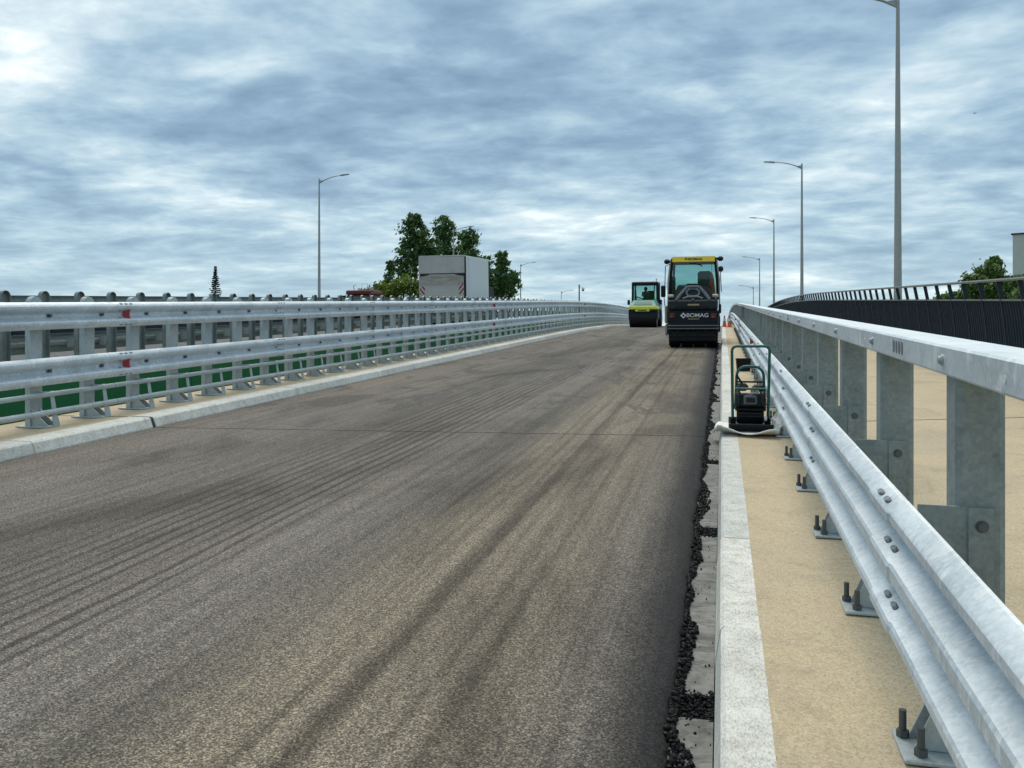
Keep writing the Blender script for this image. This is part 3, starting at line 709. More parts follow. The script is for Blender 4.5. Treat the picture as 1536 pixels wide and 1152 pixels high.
# ------------------------------------------------------------------ street lamps
def lamp(X, Y, ztop, side, label, group, H=10.45):
    root = tag(empty('street_lamp', (X, Y, ztop - H)), label, 'street lamp', group)
    pts = [(0, 0, H * k / 8) for k in range(9)]
    MB().tube(pts, [.125 - .075 * k / 8 for k in range(9)], 12).build('pole', 'lamp', root, 60)
    MB().cyl((0, 0, .012), 'z', .22, .024, 16).build('base_flange', 'lamp', root)
    a0 = H - .34; s_ = side
    arm = [(s_ * .03, 0, a0), (s_ * .4, 0, a0 + .20), (s_ * .8, 0, a0 + .345), (s_ * 1.2, 0, a0 + .44), (s_ * 1.75, 0, a0 + .50)]
    MB().tube(arm, [.04, .037, .034, .031, .028], 10).build('arm', 'lamp', root, 60)
    MB().prism([(s_ * .03, a0 + .04), (s_ * .33, a0 + .19), (s_ * .03, a0 + .21)], 'y', -.006, .006).build('arm_gusset', 'lamp', root)
    h = [(s_ * 1.70, a0 + .47), (s_ * 1.78, a0 + .455), (s_ * 2.36, a0 + .535), (s_ * 2.42, a0 + .555), (s_ * 2.36, a0 + .575), (s_ * 1.95, a0 + .56), (s_ * 1.74, a0 + .53)]
    hd = MB().prism(h, 'y', -.11, .11).build('lamp_head', 'lamp', root)
    MB().prism([(s_ * 1.86, a0 + .462), (s_ * 2.30, a0 + .523), (s_ * 2.30, a0 + .529), (s_ * 1.86, a0 + .468)], 'y', -.085, .085).build('lens', 'conewhite', hd)
RL = [(27.1, 9.10, 'in front of the pale apartment block'), (58.1, 9.14, 'second from the tree'), (88.7, 9.30, 'third from the tree'), (122, 8.96, 'fourth from the tree'), (146, 7.35, 'farthest and shortest showing')]
RLAB = ['grey street lamp nearest the tree, rising out of the railing', 'grey street lamp beyond the railing, second along the walkway', 'grey street lamp beyond the railing, third along the walkway', 'grey street lamp beyond the railing, fourth along the walkway', 'last visible grey street lamp at the far end of the walkway']
for (Y, hh, _), lab in zip(RL, RLAB): lamp(5.12, Y, prof(Y) + EYE + hh, -1, lab, 'lamps along the walkway', 10.45 if Y < 60 else 10.7)
LLAB = ['grey street lamp standing alone left of the red truck', 'grey street lamp rising behind the box truck', 'grey street lamp right of the box truck beside the poplar', 'low looking grey street lamp next to the camera pole']
for (Y, hh), lab in zip(((56.5, 9.46), (88.4, 9.35), (120.3, 8.64), (152.6, 7.74)), LLAB): lamp(-29.0, Y, prof(Y) + EYE + hh, 1, lab, 'lamps along the parallel bridge', 10.9)
# camera pole on the edge of the parallel bridge
Y = 68.0; cp_ = tag(empty('camera_pole', (-11.05, Y, prof(Y))), 'dark slim pole with a white dome security camera', 'camera pole')
cp_.location = (-11.42, Y, prof(Y) + OPP)
MB().tube([(0, 0, 0), (0, 0, 3.15)], [.055, .05], 10).build('pole', 'dark', cp_, 60)
MB().tube([(.04, 0, 2.93), (.26, 0, 2.95), (.32, 0, 2.88)], .022, 8).build('arm', 'white', cp_)
dm = MB().cyl((.32, 0, 2.80), 'z', .12, .2, 16, .03).build('camera_housing', 'white', cp_, 40)
MB().tube([(.32, 0, 2.705), (.32, 0, 2.66), (.32, 0, 2.61), (.32, 0, 2.58)], [.105, .10, .07, .02], 14).build('dome', 'black', dm, 60)

# ------------------------------------------------------------------ lettering
def text_mesh(body, size, depth=.004):
    cu = bpy.data.curves.new('lettering', 'FONT'); cu.body = body; cu.size = size; cu.extrude = depth; cu.offset = size * .012
    cu.align_x = 'CENTER'; cu.align_y = 'CENTER'
    o = bpy.data.objects.new('lettering', cu); C.objects.link(o); dg = bpy.context.evaluated_depsgraph_get()
    me = bpy.data.meshes.new_from_object(o.evaluated_get(dg)); bpy.data.objects.remove(o); return me
def lettering(parent, body, size, loc, mat, wide=1.0):
    o = link('lettering', text_mesh(body, size), mat, parent, loc, (R(90), 0, 0)); o.scale = (wide, 1, 1); return o
def diamond(parent, cx, cz, y, r, mat):      # square logo on its point with an open centre
    mb = MB(); q = [(0, 1), (1, 0), (0, -1), (-1, 0)]
    for i in range(4):
        a, b = q[i], q[(i + 1) % 4]
        mb.prism([(cx + a[0] * r, cz + a[1] * r), (cx + b[0] * r, cz + b[1] * r), (cx + b[0] * r * .45, cz + b[1] * r * .45), (cx + a[0] * r * .45, cz + a[1] * r * .45)], 'y', y - .004, y)
    return mb.build('logo', mat, parent)
def pane(parent, pts, name='window'):
    n = Vector((Vector(pts[1]) - Vector(pts[0])).cross(Vector(pts[2]) - Vector(pts[0]))).normalized() * .004
    vs = [Vector(p) - n for p in pts] + [Vector(p) + n for p in pts]
    return MB().add(vs, [(3, 2, 1, 0), (4, 5, 6, 7)] + [(i, (i + 1) % 4, 4 + (i + 1) % 4, 4 + i) for i in range(4)]).build(name, 'glass', parent)
def tyre(parent, c, r, wd, name='wheel', n=28):
    wheel = MB().cyl(c, 'x', r, wd, n, .05).build(name, 'rubber', parent, 40)
    for s_ in (-1, 1): MB().cyl((c[0] + s_ * (wd / 2 + .002), c[1], c[2]), 'x', r * .55, .02, 18).build('rim', 'charcoal', wheel)
    return wheel

# ------------------------------------------------------------------ black and yellow combination roller
Y = 29.65; zr = prof(Y) - .14
ro = tag(empty('road_roller', (-.985, Y + .02, zr), (math.atan(slope(Y)), 0, 0)), 'black road roller with yellow roof visor and four rubber tyres on the asphalt', 'road roller')
for i in range(4): tyre(ro, (-.645 + i * .43, .52, .5), .5, .375)
MB().box(-.86, .86, .06, 2.3, .52, 1.32, .05).build('chassis', 'navy', ro)
MB().box(-.80, .80, .02, .20, .22, .60, .03).build('rear_skirt', 'black', ro)
MB().box(-.84, .84, -.05, .06, .70, 1.33, .035).build('rear_panel', 'navy', ro)
MB().box(-.85, .85, -.07, .30, 1.335, 1.68, .05).build('tank_cover', 'charcoal', ro)
for z in (.66, .76): MB().box(-.86, .88, -.10, -.04, z, z + .045, .012).build('bumper_bar', 'rib', ro)
MB().box(-.78, .78, -.02, .02, .42, .455, .01).build('scraper', 'charcoal', ro)
for x in (-.55, -.2, .15, .5): MB().box(x, x + .05, -.03, .02, .3, .66).build('scraper_arm', 'black', ro)
MB().box(-.30, .30, -.078, -.068, 1.36, 1.46, .003).build('number_plate_holder', 'navy', ro)
MB().box(-.17, .22, -.085, -.079, 1.475, 1.535, .002).build('label_plate', 'tan', ro)
for s_, z in ((-1, 1.12), (1, 1.10)):
    tl_ = MB().box(s_ * .70 - .09, s_ * .70 + .09, -.085, -.052, z - .06, z + .11, .01).build('tail_light', 'taillens', ro)
    MB().box(s_ * .70 - .07, s_ * .70 - .0, -.09, -.086, z - .05, z + .02).build('lens', 'taillens2', tl_)
for s_ in (-1, 1): MB().box(s_ * .46 - .12, s_ * .46 + .12, -.085, -.07, 1.35, 1.45, .02).build('lamp_recess', 'black', ro)
lettering(ro, 'BOMAG', .19, (.16, -.056, 1.135), 'conewhite', 1.12); diamond(ro, -.32, 1.135, -.051, .105, 'conewhite')
MB().box(-.16, .22, -.056, -.051, 1.0, 1.025).build('strap_line', 'tan', ro)
# sloping engine hood with grey ribs
hood = MB().add([(-.78, .05, 1.68), (.78, .05, 1.68), (.80, 1.1, 1.68), (-.80, 1.1, 1.68), (-.50, .35, 2.14), (.50, .35, 2.14), (.56, 1.1, 2.2), (-.56, 1.1, 2.2)],
    [(3, 2, 1, 0), (4, 5, 6, 7), (0, 1, 5, 4), (1, 2, 6, 5), (2, 3, 7, 6), (3, 0, 4, 7)]).build('engine_hood', 'black', ro)
def hp(u, v, o=.02):       # point on the hood's sloped rear face, u -1..1, v 0..1
    hwid = .78 + (.50 - .78) * v
    return Vector((u * hwid, .05 + .30 * v - o, 1.68 + .46 * v))
def rib(pts, r=.04): return MB().tube([hp(*p) for p in pts], r, 6).build('hood_rib', 'rib', hood)
rib([(-.72, .05), (-.62, .5), (-.40, .98)], .06); rib([(.72, .05), (.62, .5), (.40, .98)], .06)
rib([(-.40, .98), (0, 1.0), (.40, .98)], .045)
rib([(-.45, .08), (-.22, .22), (.22, .22), (.45, .08)], .04); rib([(-.22, .22), (-.36, .55), (-.22, .86)], .035); rib([(.22, .22), (.36, .55), (.22, .86)], .035)
ring = [hp(.36 * math.cos(a), .55 + .27 * math.sin(a)) for a in [2 * math.pi * k / 16 for k in range(17)]]
MB().tube(ring, .028, 6).build('fan_ring', 'rib', hood); MB().tube([hp(0, .95), hp(0, 1.08)], .03, 6).build('hood_latch', 'black', hood)
for x in (-.56, 0, .56): MB().cyl((x, -.03, 1.70), 'z', .035, .035, 10).build('hood_catch', 'silver', ro)
for s_ in (-1, 1): MB().box(s_ * .76 - .11, s_ * .76 + .11, .06, .2, 1.75, 1.87, .03).build('work_lamp', 'silver', ro)
# cab
cabz0, cabz1 = 1.68, 3.05
for s_ in (-1, 1):
    MB().tube([(s_ * .84, .95, cabz0), (s_ * .82, .93, 2.3), (s_ * .76, .95, cabz1)], .05, 8).build('cab_pillar', 'black', ro)
    MB().tube([(s_ * .84, 2.5, cabz0), (s_ * .76, 2.5, cabz1)], .045, 8).build('cab_pillar', 'black', ro)
    MB().tube([(s_ * .90, .86, 1.3), (s_ * .89, .86, 2.4), (s_ * .80, .88, 3.12)], .028, 8).build('grab_rail', 'silver', ro)
MB().box(-.84, .84, .95, 2.55, 1.32, 1.70, .03).build('cab_floor', 'black', ro)
MB().box(-.80, .80, .88, 2.65, 3.04, 3.20, .05).build('cab_roof', 'charcoal', ro)
vis = MB().add([(-.74, .78, 3.03), (.74, .78, 3.03), (.74, .88, 3.03), (-.74, .88, 3.03), (-.74, .84, 3.22), (.74, .84, 3.22), (.74, .9, 3.22), (-.74, .9, 3.22)],
    [(3, 2, 1, 0), (4, 5, 6, 7), (0, 1, 5, 4), (1, 2, 6, 5), (2, 3, 7, 6), (3, 0, 4, 7)]).build('roof_visor', 'yellow', ro)
o = lettering(ro, 'BOMAG', .12, (.06, .799, 3.125), 'black', 1.15); o.rotation_euler[0] = R(90 - 17.5); diamond(ro, -.26, 3.125, .805, .06, 'black')
pane(ro, [(-.78, .945, 1.72), (.78, .945, 1.72), (.72, .955, 3.03), (-.72, .955, 3.03)], 'rear_window')
pane(ro, [(-.80, 2.5, 1.72), (.80, 2.5, 1.72), (.73, 2.5, 3.03), (-.73, 2.5, 3.03)], 'front_window')
for s_ in (-1, 1): pane(ro, [(s_ * .835, 1.02, 1.74), (s_ * .835, 2.42, 1.74), (s_ * .765, 2.42, 3.02), (s_ * .765, 1.02, 3.02)], 'side_window')
MB().box(-.72, .72, .96, .99, 2.93, 3.03).build('window_header', 'black', ro); MB().tube([(-.12, .93, 2.98), (.25, .93, 2.92), (.30, .93, 2.86)], .02, 6).build('wiper', 'black', ro)
# inside the cab
MB().box(.12, .62, 1.55, 1.75, 1.9, 2.72, .07).box(.12, .62, 1.35, 1.85, 1.70, 1.92, .06).build('driver_seat', 'seat', ro)
MB().box(-.32, .14, 1.95, 2.25, 1.70, 2.28, .06).build('console', 'seat', ro)
MB().tube([(-.50, 1.9, 1.72), (-.55, 1.88, 2.22), (-.25, 1.88, 2.24), (-.22, 1.9, 1.72)], .025, 6).build('console_frame', 'charcoal', ro)
MB().box(-.80, -.66, 1.1, 1.5, 1.70, 2.55, .06).build('side_cover', 'seat', ro)
jm = MB()
ring_n = 14
for i, (z, rx, ry) in enumerate([(1.72, .13, .10), (1.85, .15, .11), (2.05, .14, .10), (2.25, .12, .09), (2.42, .11, .08), (2.55, .07, .06), (2.62, .025, .03)]):
    jm.v += [(.63 + rx * (1 + .18 * math.sin(3 * a + i)) * math.cos(a) * .75, 1.10 + ry * (1 + .2 * math.sin(4 * a + i * 1.3)) * math.sin(a), z) for a in [2 * math.pi * k / ring_n for k in range(ring_n)]]
jm.f += [(i * ring_n + k, i * ring_n + (k + 1) % ring_n, (i + 1) * ring_n + (k + 1) % ring_n, (i + 1) * ring_n + k) for i in range(6) for k in range(ring_n)]
jm.f += [tuple(range(ring_n - 1, -1, -1)), tuple(range(6 * ring_n, 7 * ring_n))]
jm.tube([(.63, 1.10, 2.60), (.63, 1.10, 3.05)], .008, 5)
jk = jm.build('jacket', 'orange', None, 50); jk.location = ro.location; jk.rotation_euler = ro.rotation_euler
tag(jk, 'orange work jacket hanging behind the cab glass of the black roller', 'jacket')
# lamps, mirrors, side fittings
for s_ in (-1, 1):
    zl = 3.05 if s_ < 0 else 3.12
    wl_ = MB().box(s_ * .93 - .10, s_ * .93 + .10, .74, .88, zl - .085, zl + .085, .05).build('roof_lamp', 'black', ro)
    MB().box(min(s_ * .95, s_ * .74), max(s_ * .95, s_ * .74), .86, .92, zl - .03, zl + .05).build('lamp_bracket', 'black', ro)
MB().box(.86, 1.03, .82, .96, 2.66, 2.86, .05).build('beacon', 'black', ro)
mr = MB().box(-1.14, -.97, .62, .70, 1.78, 2.20, .03).build('mirror', 'black', ro); MB().tube([(-1.03, .7, 1.8), (-1.0, .75, 1.45), (-.88, .86, 1.42)], .015, 6).build('mirror_arm', 'black', ro)
MB().tube([(-1.0, .72, 2.2), (-.98, .75, 2.9), (-.82, .86, 2.96)], .015, 6).build('mirror_arm', 'black', ro)
MB().tube([(.93, .8, 2.7), (.96, .78, 2.0), (.98, .78, 1.95)], .015, 6).build('mirror_arm', 'black', ro)
MB().box(-.985, -.868, .30, 2.2, .85, 1.48, .04).build('side_panel', 'tan', ro); MB().box(-.97, -.87, .2, .9, .42, .84, .04).build('side_step', 'silver', ro)
MB().box(.868, .96, .05, .25, 1.20, 1.52, .02).build('side_box', 'black', ro)
MB().box(-.55, .55, 2.3, 2.9, .6, 1.2, .05).build('articulation_joint', 'black', ro)
MB().box(-.92, -.84, 2.7, 4.4, .45, 1.05, .04).box(.84, .92, 2.7, 4.4, .45, 1.05, .04).box(-.9, .9, 2.6, 2.8, .6, 1.3, .04).build('front_yoke', 'black', ro)
MB().cyl((0, 3.55, .60), 'x', .60, 1.66, 36, .02).build('front_drum', 'steel', ro, 40)

# ------------------------------------------------------------------ green and yellow tandem roller
Y = 57.0; zr = prof(Y) - .14
rg = tag(empty('road_roller', (-5.22, Y, zr), (math.atan(slope(Y)), 0, R(-1))), 'green road roller with a yellow band and black drum, a driver inside its cab', 'road roller')
MB().cyl((0, .62, .62), 'x', .62, 1.84, 40, .02).build('front_drum', 'steel', rg, 40); MB().cyl((0, 4.1, .62), 'x', .62, 1.84, 40, .02).build('rear_drum', 'steel', rg, 40)
for s_ in (-1, 1): MB().box(s_ * .955 - .03, s_ * .955 + .03, .2, 1.6, .55, 1.2, .02).build('drum_arm', 'black', rg)
MB().box(-.94, .94, .08, 1.9, .86, 1.14, .05).build('front_frame', 'black', rg)
MB().box(-.96, .96, .02, 1.95, 1.22, 1.44, .04).build('yellow_band', 'lemon', rg)
MB().box(-.92, .92, .03, 1.9, 1.14, 1.22).build('lamp_bar', 'dark', rg)
MB().box(-.50, .46, -.01, .03, 1.09, 1.215, .01).build('name_plate', 'lemon', rg); MB().box(-.30, .26, -.018, -.011, 1.12, 1.185).build('name_strip', 'dark', rg)
MB().add([(-.92, .05, 1.44), (.92, .05, 1.44), (.92, 1.7, 1.44), (-.92, 1.7, 1.44), (-.70, .55, 1.84), (.70, .55, 1.84), (.85, 1.7, 1.92), (-.85, 1.7, 1.92)], [(3, 2, 1, 0), (4, 5, 6, 7), (0, 1, 5, 4), (1, 2, 6, 5), (2, 3, 7, 6), (3, 0, 4, 7)]).build('engine_hood', 'green', rg)
MB().add([(-.6, .17, 1.53), (.6, .17, 1.53), (.52, .42, 1.74), (-.52, .42, 1.74), (-.6, .15, 1.545), (.6, .15, 1.545), (.52, .40, 1.755), (-.52, .40, 1.755)], [(3, 2, 1, 0), (4, 5, 6, 7), (0, 1, 5, 4), (1, 2, 6, 5), (2, 3, 7, 6), (3, 0, 4, 7)]).build('hood_grille', 'teal', rg)
MB().box(-.85, .85, 1.6, 3.0, 1.0, 1.72, .04).build('cab_floor', 'black', rg); MB().box(-.88, .88, 3.0, 4.9, 1.22, 1.75, .06).build('rear_body', 'green', rg)
MB().box(-.92, .92, 1.4, 3.15, 2.93, 3.15, .07).build('cab_roof', 'black', rg)
for s_ in (-1, 1):
    MB().tube([(s_ * .86, 1.52, 1.7), (s_ * .84, 1.5, 2.97)], .075, 8).build('cab_pillar', 'black', rg); MB().tube([(s_ * .60, 1.55, 1.85), (s_ * .66, 1.52, 2.97)], .035, 8).build('window_bar', 'black', rg)
    MB().tube([(s_ * .86, 3.0, 1.7), (s_ * .84, 3.05, 2.97)], .06, 8).build('cab_pillar', 'black', rg)
    MB().box(s_ * 1.1 - .09, s_ * 1.1 + .09, 1.25, 1.33, 1.55, 1.90, .03).build('mirror', 'black', rg); MB().tube([(s_ * 1.03, 1.3, 1.72), (s_ * .84, 1.5, 1.74)], .015, 6).build('mirror_arm', 'black', rg)
    pane(rg, [(s_ * .85, 1.6, 1.75), (s_ * .85, 2.95, 1.75), (s_ * .83, 2.95, 2.93), (s_ * .83, 1.6, 2.93)], 'side_window')
pane(rg, [(-.82, 1.5, 1.86), (.82, 1.5, 1.86), (.80, 1.49, 2.93), (-.80, 1.49, 2.93)], 'front_window'); pane(rg, [(-.82, 3.05, 1.76), (.82, 3.05, 1.76), (.80, 3.06, 2.93), (-.80, 3.06, 2.93)], 'rear_window')
MB().box(.08, .58, 2.35, 2.5, 1.75, 2.55, .06).box(-.25, .25, 2.0, 2.45, 1.74, 1.86, .04).build('driver_seat', 'seat', rg)
MB().tube([(-.62, 1.56, 2.12), (0, 1.54, 1.90)], .035, 6).build('wiper', 'black', rg)
MB().tube([(.78, 1.6, 3.12), (.78, 1.6, 3.32)], .018, 6).cyl((.78, 1.6, 3.33), 'z', .05, .04, 10).build('antenna', 'black', rg)
# driver: one skinned body
def person_seated(loc, rot):
    J = [(0, 0, 0), (0, .02, .25), (0, .04, .45), (0, .03, .54), (0, .0, .62), (0, -.02, .74),
         (-.19, .03, .46), (-.25, -.06, .22), (-.16, -.30, .17), (.19, .03, .46), (.25, -.06, .22), (.16, -.30, .17),
         (-.10, -.02, -.02), (-.12, -.42, .02), (-.12, -.46, -.36), (-.12, -.60, -.40), (.10, -.02, -.02), (.12, -.42, .02), (.12, -.46, -.36), (.12, -.60, -.40)]
    E_ = [(0, 1), (1, 2), (2, 3), (3, 4), (4, 5), (2, 6), (6, 7), (7, 8), (2, 9), (9, 10), (10, 11), (0, 12), (12, 13), (13, 14), (14, 15), (0, 16), (16, 17), (17, 18), (18, 19)]
    rad = [.15, .16, .15, .06, .085, .085, .075, .055, .04, .075, .055, .04, .10, .075, .055, .045, .10, .075, .055, .045]
    me = bpy.data.meshes.new('person'); me.from_pydata(J, E_, []); o = bpy.data.objects.new('person', me); C.objects.link(o)
    sk = o.modifiers.new('skin', 'SKIN'); sb = o.modifiers.new('sub', 'SUBSURF'); sb.levels = sb.render_levels = 1
    for i, v in enumerate(me.skin_vertices[0].data): v.radius = (rad[i], rad[i]); v.use_root = (i == 0)
    me.materials.append(M['cloth_dark']); o.location, o.rotation_euler = loc, rot
    return o
pz = person_seated(rg.matrix_basis @ Vector((-.02, 2.22, 1.98)), (math.atan(slope(Y)), 0, 0))
tag(pz, 'person in dark green workwear sitting at the controls of the green roller', 'person')
MB().tube([(0, -.015, .58), (0, -.02, .64), (0, -.02, .73), (0, -.02, .80), (0, -.02, .845)], [.09, .125, .125, .10, .03], 12).build('cap', 'cloth_dark', pz, 60)

# ------------------------------------------------------------------ plate compactor on folded felt
Y = 9.78; zc = prof(Y)
fe = MB(); nx, ny = 22, 14; vs = []
for j in range(ny + 1):
    for i in range(nx + 1):
        u, v = i / nx, j / ny
        x = -.075 + .66 * u + .02 * math.sin(v * 5); yy = 9.52 + .98 * v + .05 * math.sin(u * 4 + 1) * (1 - v)
        z = .012 + .055 * max(0, 1 - v * 5) * (1 + .6 * math.sin(u * 7 + 1)) + .006 * noise.noise(Vector((u * 4, v * 4, 0)))
        if x < .0: z -= .0 ; z += .035 * max(0, (.03 - x) / .1) * (1 - v * .4)
        if x < -.035: z -= ((-.035 - x) / .04) ** 2 * .06
        vs.append((x, yy, prof(yy) + z))
fs = [(j * (nx + 1) + i, j * (nx + 1) + i + 1, (j + 1) * (nx + 1) + i + 1, (j + 1) * (nx + 1) + i) for j in range(ny) for i in range(nx)]
fo = fe.add(vs, fs).build('felt_sheet', 'felt', None, 60)
md = fo.modifiers.new('solid', 'SOLIDIFY'); md.thickness = .012; md.offset = -1
tag(fo, 'folded white felt sheet lying under the plate compactor', 'felt sheet')
pc = tag(empty('plate_compactor', (.315, Y, zc + .028), (math.atan(G), 0, 0)), 'black plate compactor with teal tube handle on the walkway edge', 'compactor')
sole = [(-.06, .085), (.0, .012), (.03, 0), (.50, 0), (.55, .03), (.58, .085), (.57, .09), (.50, .022), (.04, .022), (-.05, .095)]
MB().prism(sole, 'x', -.24, .245).build('base_plate', 'black', pc)
MB().box(-.215, .22, .06, .48, .022, .045).build('sole_deck', 'charcoal', pc)
for s_ in (-1, 1):
    MB().box(s_ * .19 - .03, s_ * .19 + .03, .16, .30, .045, .13, .01).build('rubber_mount', 'rubber', pc)
    MB().box(s_ * .205 - .035, s_ * .205 + .035, .10, .2, .045, .06).build('mount_plate', 'silver', pc)
MB().cyl((0, .24, .155), 'x', .10, .30, 24, .02).build('exciter', 'black', pc, 40)
MB().box(-.17, .17, .12, .44, .22, .25, .008).build('engine_deck', 'black', pc)
MB().box(-.15, .15, .15, .42, .25, .40, .03).build('engine', 'charcoal', pc)
for s_, z in ((-1, .345), (1, .345)): MB().cyl((s_ * .135, .20, z), 'x', .10, .055, 20, .015).build('recoil_cover', 'charcoal', pc, 40)
MB().box(-.075, .075, .105, .15, .295, .40, .012).build('engine_label', 'rib', pc); MB().box(-.05, .05, .098, .106, .32, .375, .004).build('label_inset', 'charcoal', pc)
for z in (.16, .19): MB().box(-.13, .13, .09, .12, z, z + .012).build('guard_bar', 'charcoal', pc)
MB().box(-.16, -.02, .17, .38, .44, .52, .03).build('fuel_tank', 'black', pc); MB().box(.02, .16, .20, .40, .43, .50, .03).build('air_filter', 'black', pc)
MB().cyl((.03, .16, .455), 'z', .028, .05, 12).build('fuel_cap', 'silver', pc, 40); MB().cyl((.165, .10, .14), 'x', .028, .03, 12, .006).build('drain_plug', 'white', pc, 40)
MB().cyl((.075, .15, .44), 'y', .022, .05, 10).build('spark_lead', 'silver', pc)
def arc_loop(w0, w1, zb, zt, y0, y1, r):
    pts = [(-w0, y0, zb)]; ztop = zt - r
    pts += [(-w0 + (w0 - w1) * k / 3, y0 + (y1 - y0) * k / 3, zb + (ztop - zb) * k / 3) for k in (1, 2, 3)]
    pts += [(-w1 + r - r * math.cos(a), y1, ztop + r * math.sin(a)) for a in [math.pi / 2 * k / 5 for k in range(1, 6)]]
    return pts + [(-x, yy, z) for x, yy, z in pts[::-1]]
MB().tube(arc_loop(.195, .205, .10, .965, .20, .06, .055), .0165, 10).build('handle', 'teal', pc, 60)
MB().tube(arc_loop(.165, .150, .22, .72, .30, .26, .11), .0165, 10).build('protection_frame', 'teal', pc, 60)
MB().tube([(-.17, .12, .475), (.17, .12, .475)], .013, 8).build('cross_bar', 'teal', pc); MB().tube([(-.14, .28, .54), (.14, .28, .54)], .011, 8).build('frame_bar', 'black', pc)
MB().tube([(-.15, .24, .62), (-.10, .22, .54), (-.08, .20, .50)], .012, 6).build('throttle_lever', 'black', pc)
for s_ in (-1, 1): MB().cyl((s_ * .195, .20, .10), 'x', .035, .05, 14, .008).build('handle_pivot', 'black', pc, 40)
# crumpled plastic bag
bg_ = MB(); NU, NV = 22, 14
for j in range(NV + 1):
    th = math.pi * j / NV
    for i in range(NU):
        a = 2 * math.pi * i / NU; d = Vector((math.sin(th) * math.cos(a), math.sin(th) * math.sin(a), math.cos(th)))
        k = 1 + .35 * noise.noise(d * 2.4) + .16 * noise.noise(d * 6)
        bg_.v.append((.635 + d.x * .085 * k, 9.86 + d.y * .24 * k, prof(9.86) + max(.004 + .02 * (d.y), .10 + d.z * .125 * k + .01)))
bg_.f = [(j * NU + i, j * NU + (i + 1) % NU, (j + 1) * NU + (i + 1) % NU, (j + 1) * NU + i) for j in range(NV) for i in range(NU)]
tag(bg_.build('plastic_bag', 'film', None, 25), 'crumpled cloudy plastic bag wedged between compactor and guardrail', 'bag')
# black tub on the walkway
Y = 18.5; tb = MB(); o_ = [(-.13, -.10), (.13, -.10), (.13, .10), (-.13, .10)]
def ring_(s_, z): return [(x * s_, yy * s_, z) for x, yy in o_]
tb.v = ring_(1, 0) + ring_(1.14, .25) + ring_(1.2, .25) + ring_(1.2, .262) + ring_(1.08, .262) + ring_(.93, .02)
tb.f = [(3, 2, 1, 0)] + [(r * 4 + k, r * 4 + (k + 1) % 4, r * 4 + 4 + (k + 1) % 4, r * 4 + 4 + k) for r in range(5) for k in range(4)] + [(20, 21, 22, 23)]
to = tb.build('tub', 'black'); to.location = (.44, Y, prof(Y)); to.rotation_euler = (math.atan(G), 0, R(4))
tag(to, 'empty black plastic tub on the walkway behind the compactor', 'tub')
# traffic cones at the crest
def cone(X, Y, label):
    z = prof(Y); r_ = tag(empty('traffic_cone', (X, Y, z), (math.atan(slope(Y)), 0, 0)), label, 'traffic cone', 'cones at the far kerb')
    MB().box(-.16, .16, -.16, .16, 0, .035, .01).build('base', 'coneorange', r_)
    bd = MB().tube([(0, 0, .035), (0, 0, .38), (0, 0, .68)], [.12, .07, .028], 16).build('body', 'coneorange', r_, 60)
    MB().tube([(0, 0, .36), (0, 0, .50)], [.0765, .0575], 16, False).build('band', 'conewhite', bd, 60)
cone(.42, 49.5, 'orange traffic cone on the walkway under the guardrail end of the crest'); cone(.14, 50.2, 'orange traffic cone standing beside the kerb at the crest')

# ------------------------------------------------------------------ vehicles on the parallel bridge
Y = 40.6; zt = prof(Y) - .14 + OPP + .004
bt = tag(empty('box_truck', (-13.88, Y, zt), (math.atan(slope(Y)), 0, R(0))), 'white box truck with scuffed grey tail lift on the parallel bridge', 'truck')
MB().box(-1.25, 1.25, .04, 4.3, 1.0, 3.90, .02).build('cargo_box', 'truck_white', bt)
MB().box(-1.25, 1.25, -.02, .04, 3.86, 3.93, .01).build('rear_frame', 'truck_grey', bt)
for s_ in (-1, 1): MB().box(s_ * 1.235 - .035, s_ * 1.235 + .035, -.03, .04, 1.0, 3.86, .01).build('rear_post', 'dark' if s_ > 0 else 'truck_grey', bt)
MB().box(-1.20, 1.20, -.03, .035, 3.02, 3.85, .01).build('upper_flap', 'truck_grey', bt)
MB().prism([(-1.17, 1.0), (1.17, 1.0), (1.17, 2.86), (.75, 2.93), (.65, 2.965), (-.65, 2.965), (-.75, 2.91), (-1.17, 2.86)], 'y', -.10, -.04).build('tail_lift', 'lift', bt)
MB().box(-1.19, 1.19, -.02, .03, 1.0, 3.0).build('gap_panel', 'dark', bt)
for s_ in (-1, 1): MB().box(s_ * 1.04 - .13, s_ * 1.04 + .13, -.112, -.101, 1.95, 2.48 if s_ > 0 else 2.36, .002).build('hazard_plate', 'hazard', bt)
MB().cyl((-.03, -.02, 3.96), 'z', .04, .06, 10).build('marker_lamp', 'white', bt)
MB().box(1.2505, 1.257, .5, .53, 1.0, 3.86).build('wall_seam', 'truck_grey', bt)
MB().box(-.5, .5, .1, 6.0, .62, .98, .03).build('frame', 'dark', bt); MB().box(-1.1, 1.1, .05, .25, .45, .60, .03).build('underrun_bar', 'dark', bt)
MB().prism([(4.5, .7), (6.2, .7), (6.3, 1.5), (6.0, 2.4), (4.6, 2.45), (4.5, 2.4)], 'x', -1.05, 1.05).build('cab', 'dark', bt)  # cab coloured dark so that it reads as shade beside the box
for yy in (1.3, 5.3):
    for s_ in (-1, 1): tyre(bt, (s_ * .98, yy, .46), .46, .3)
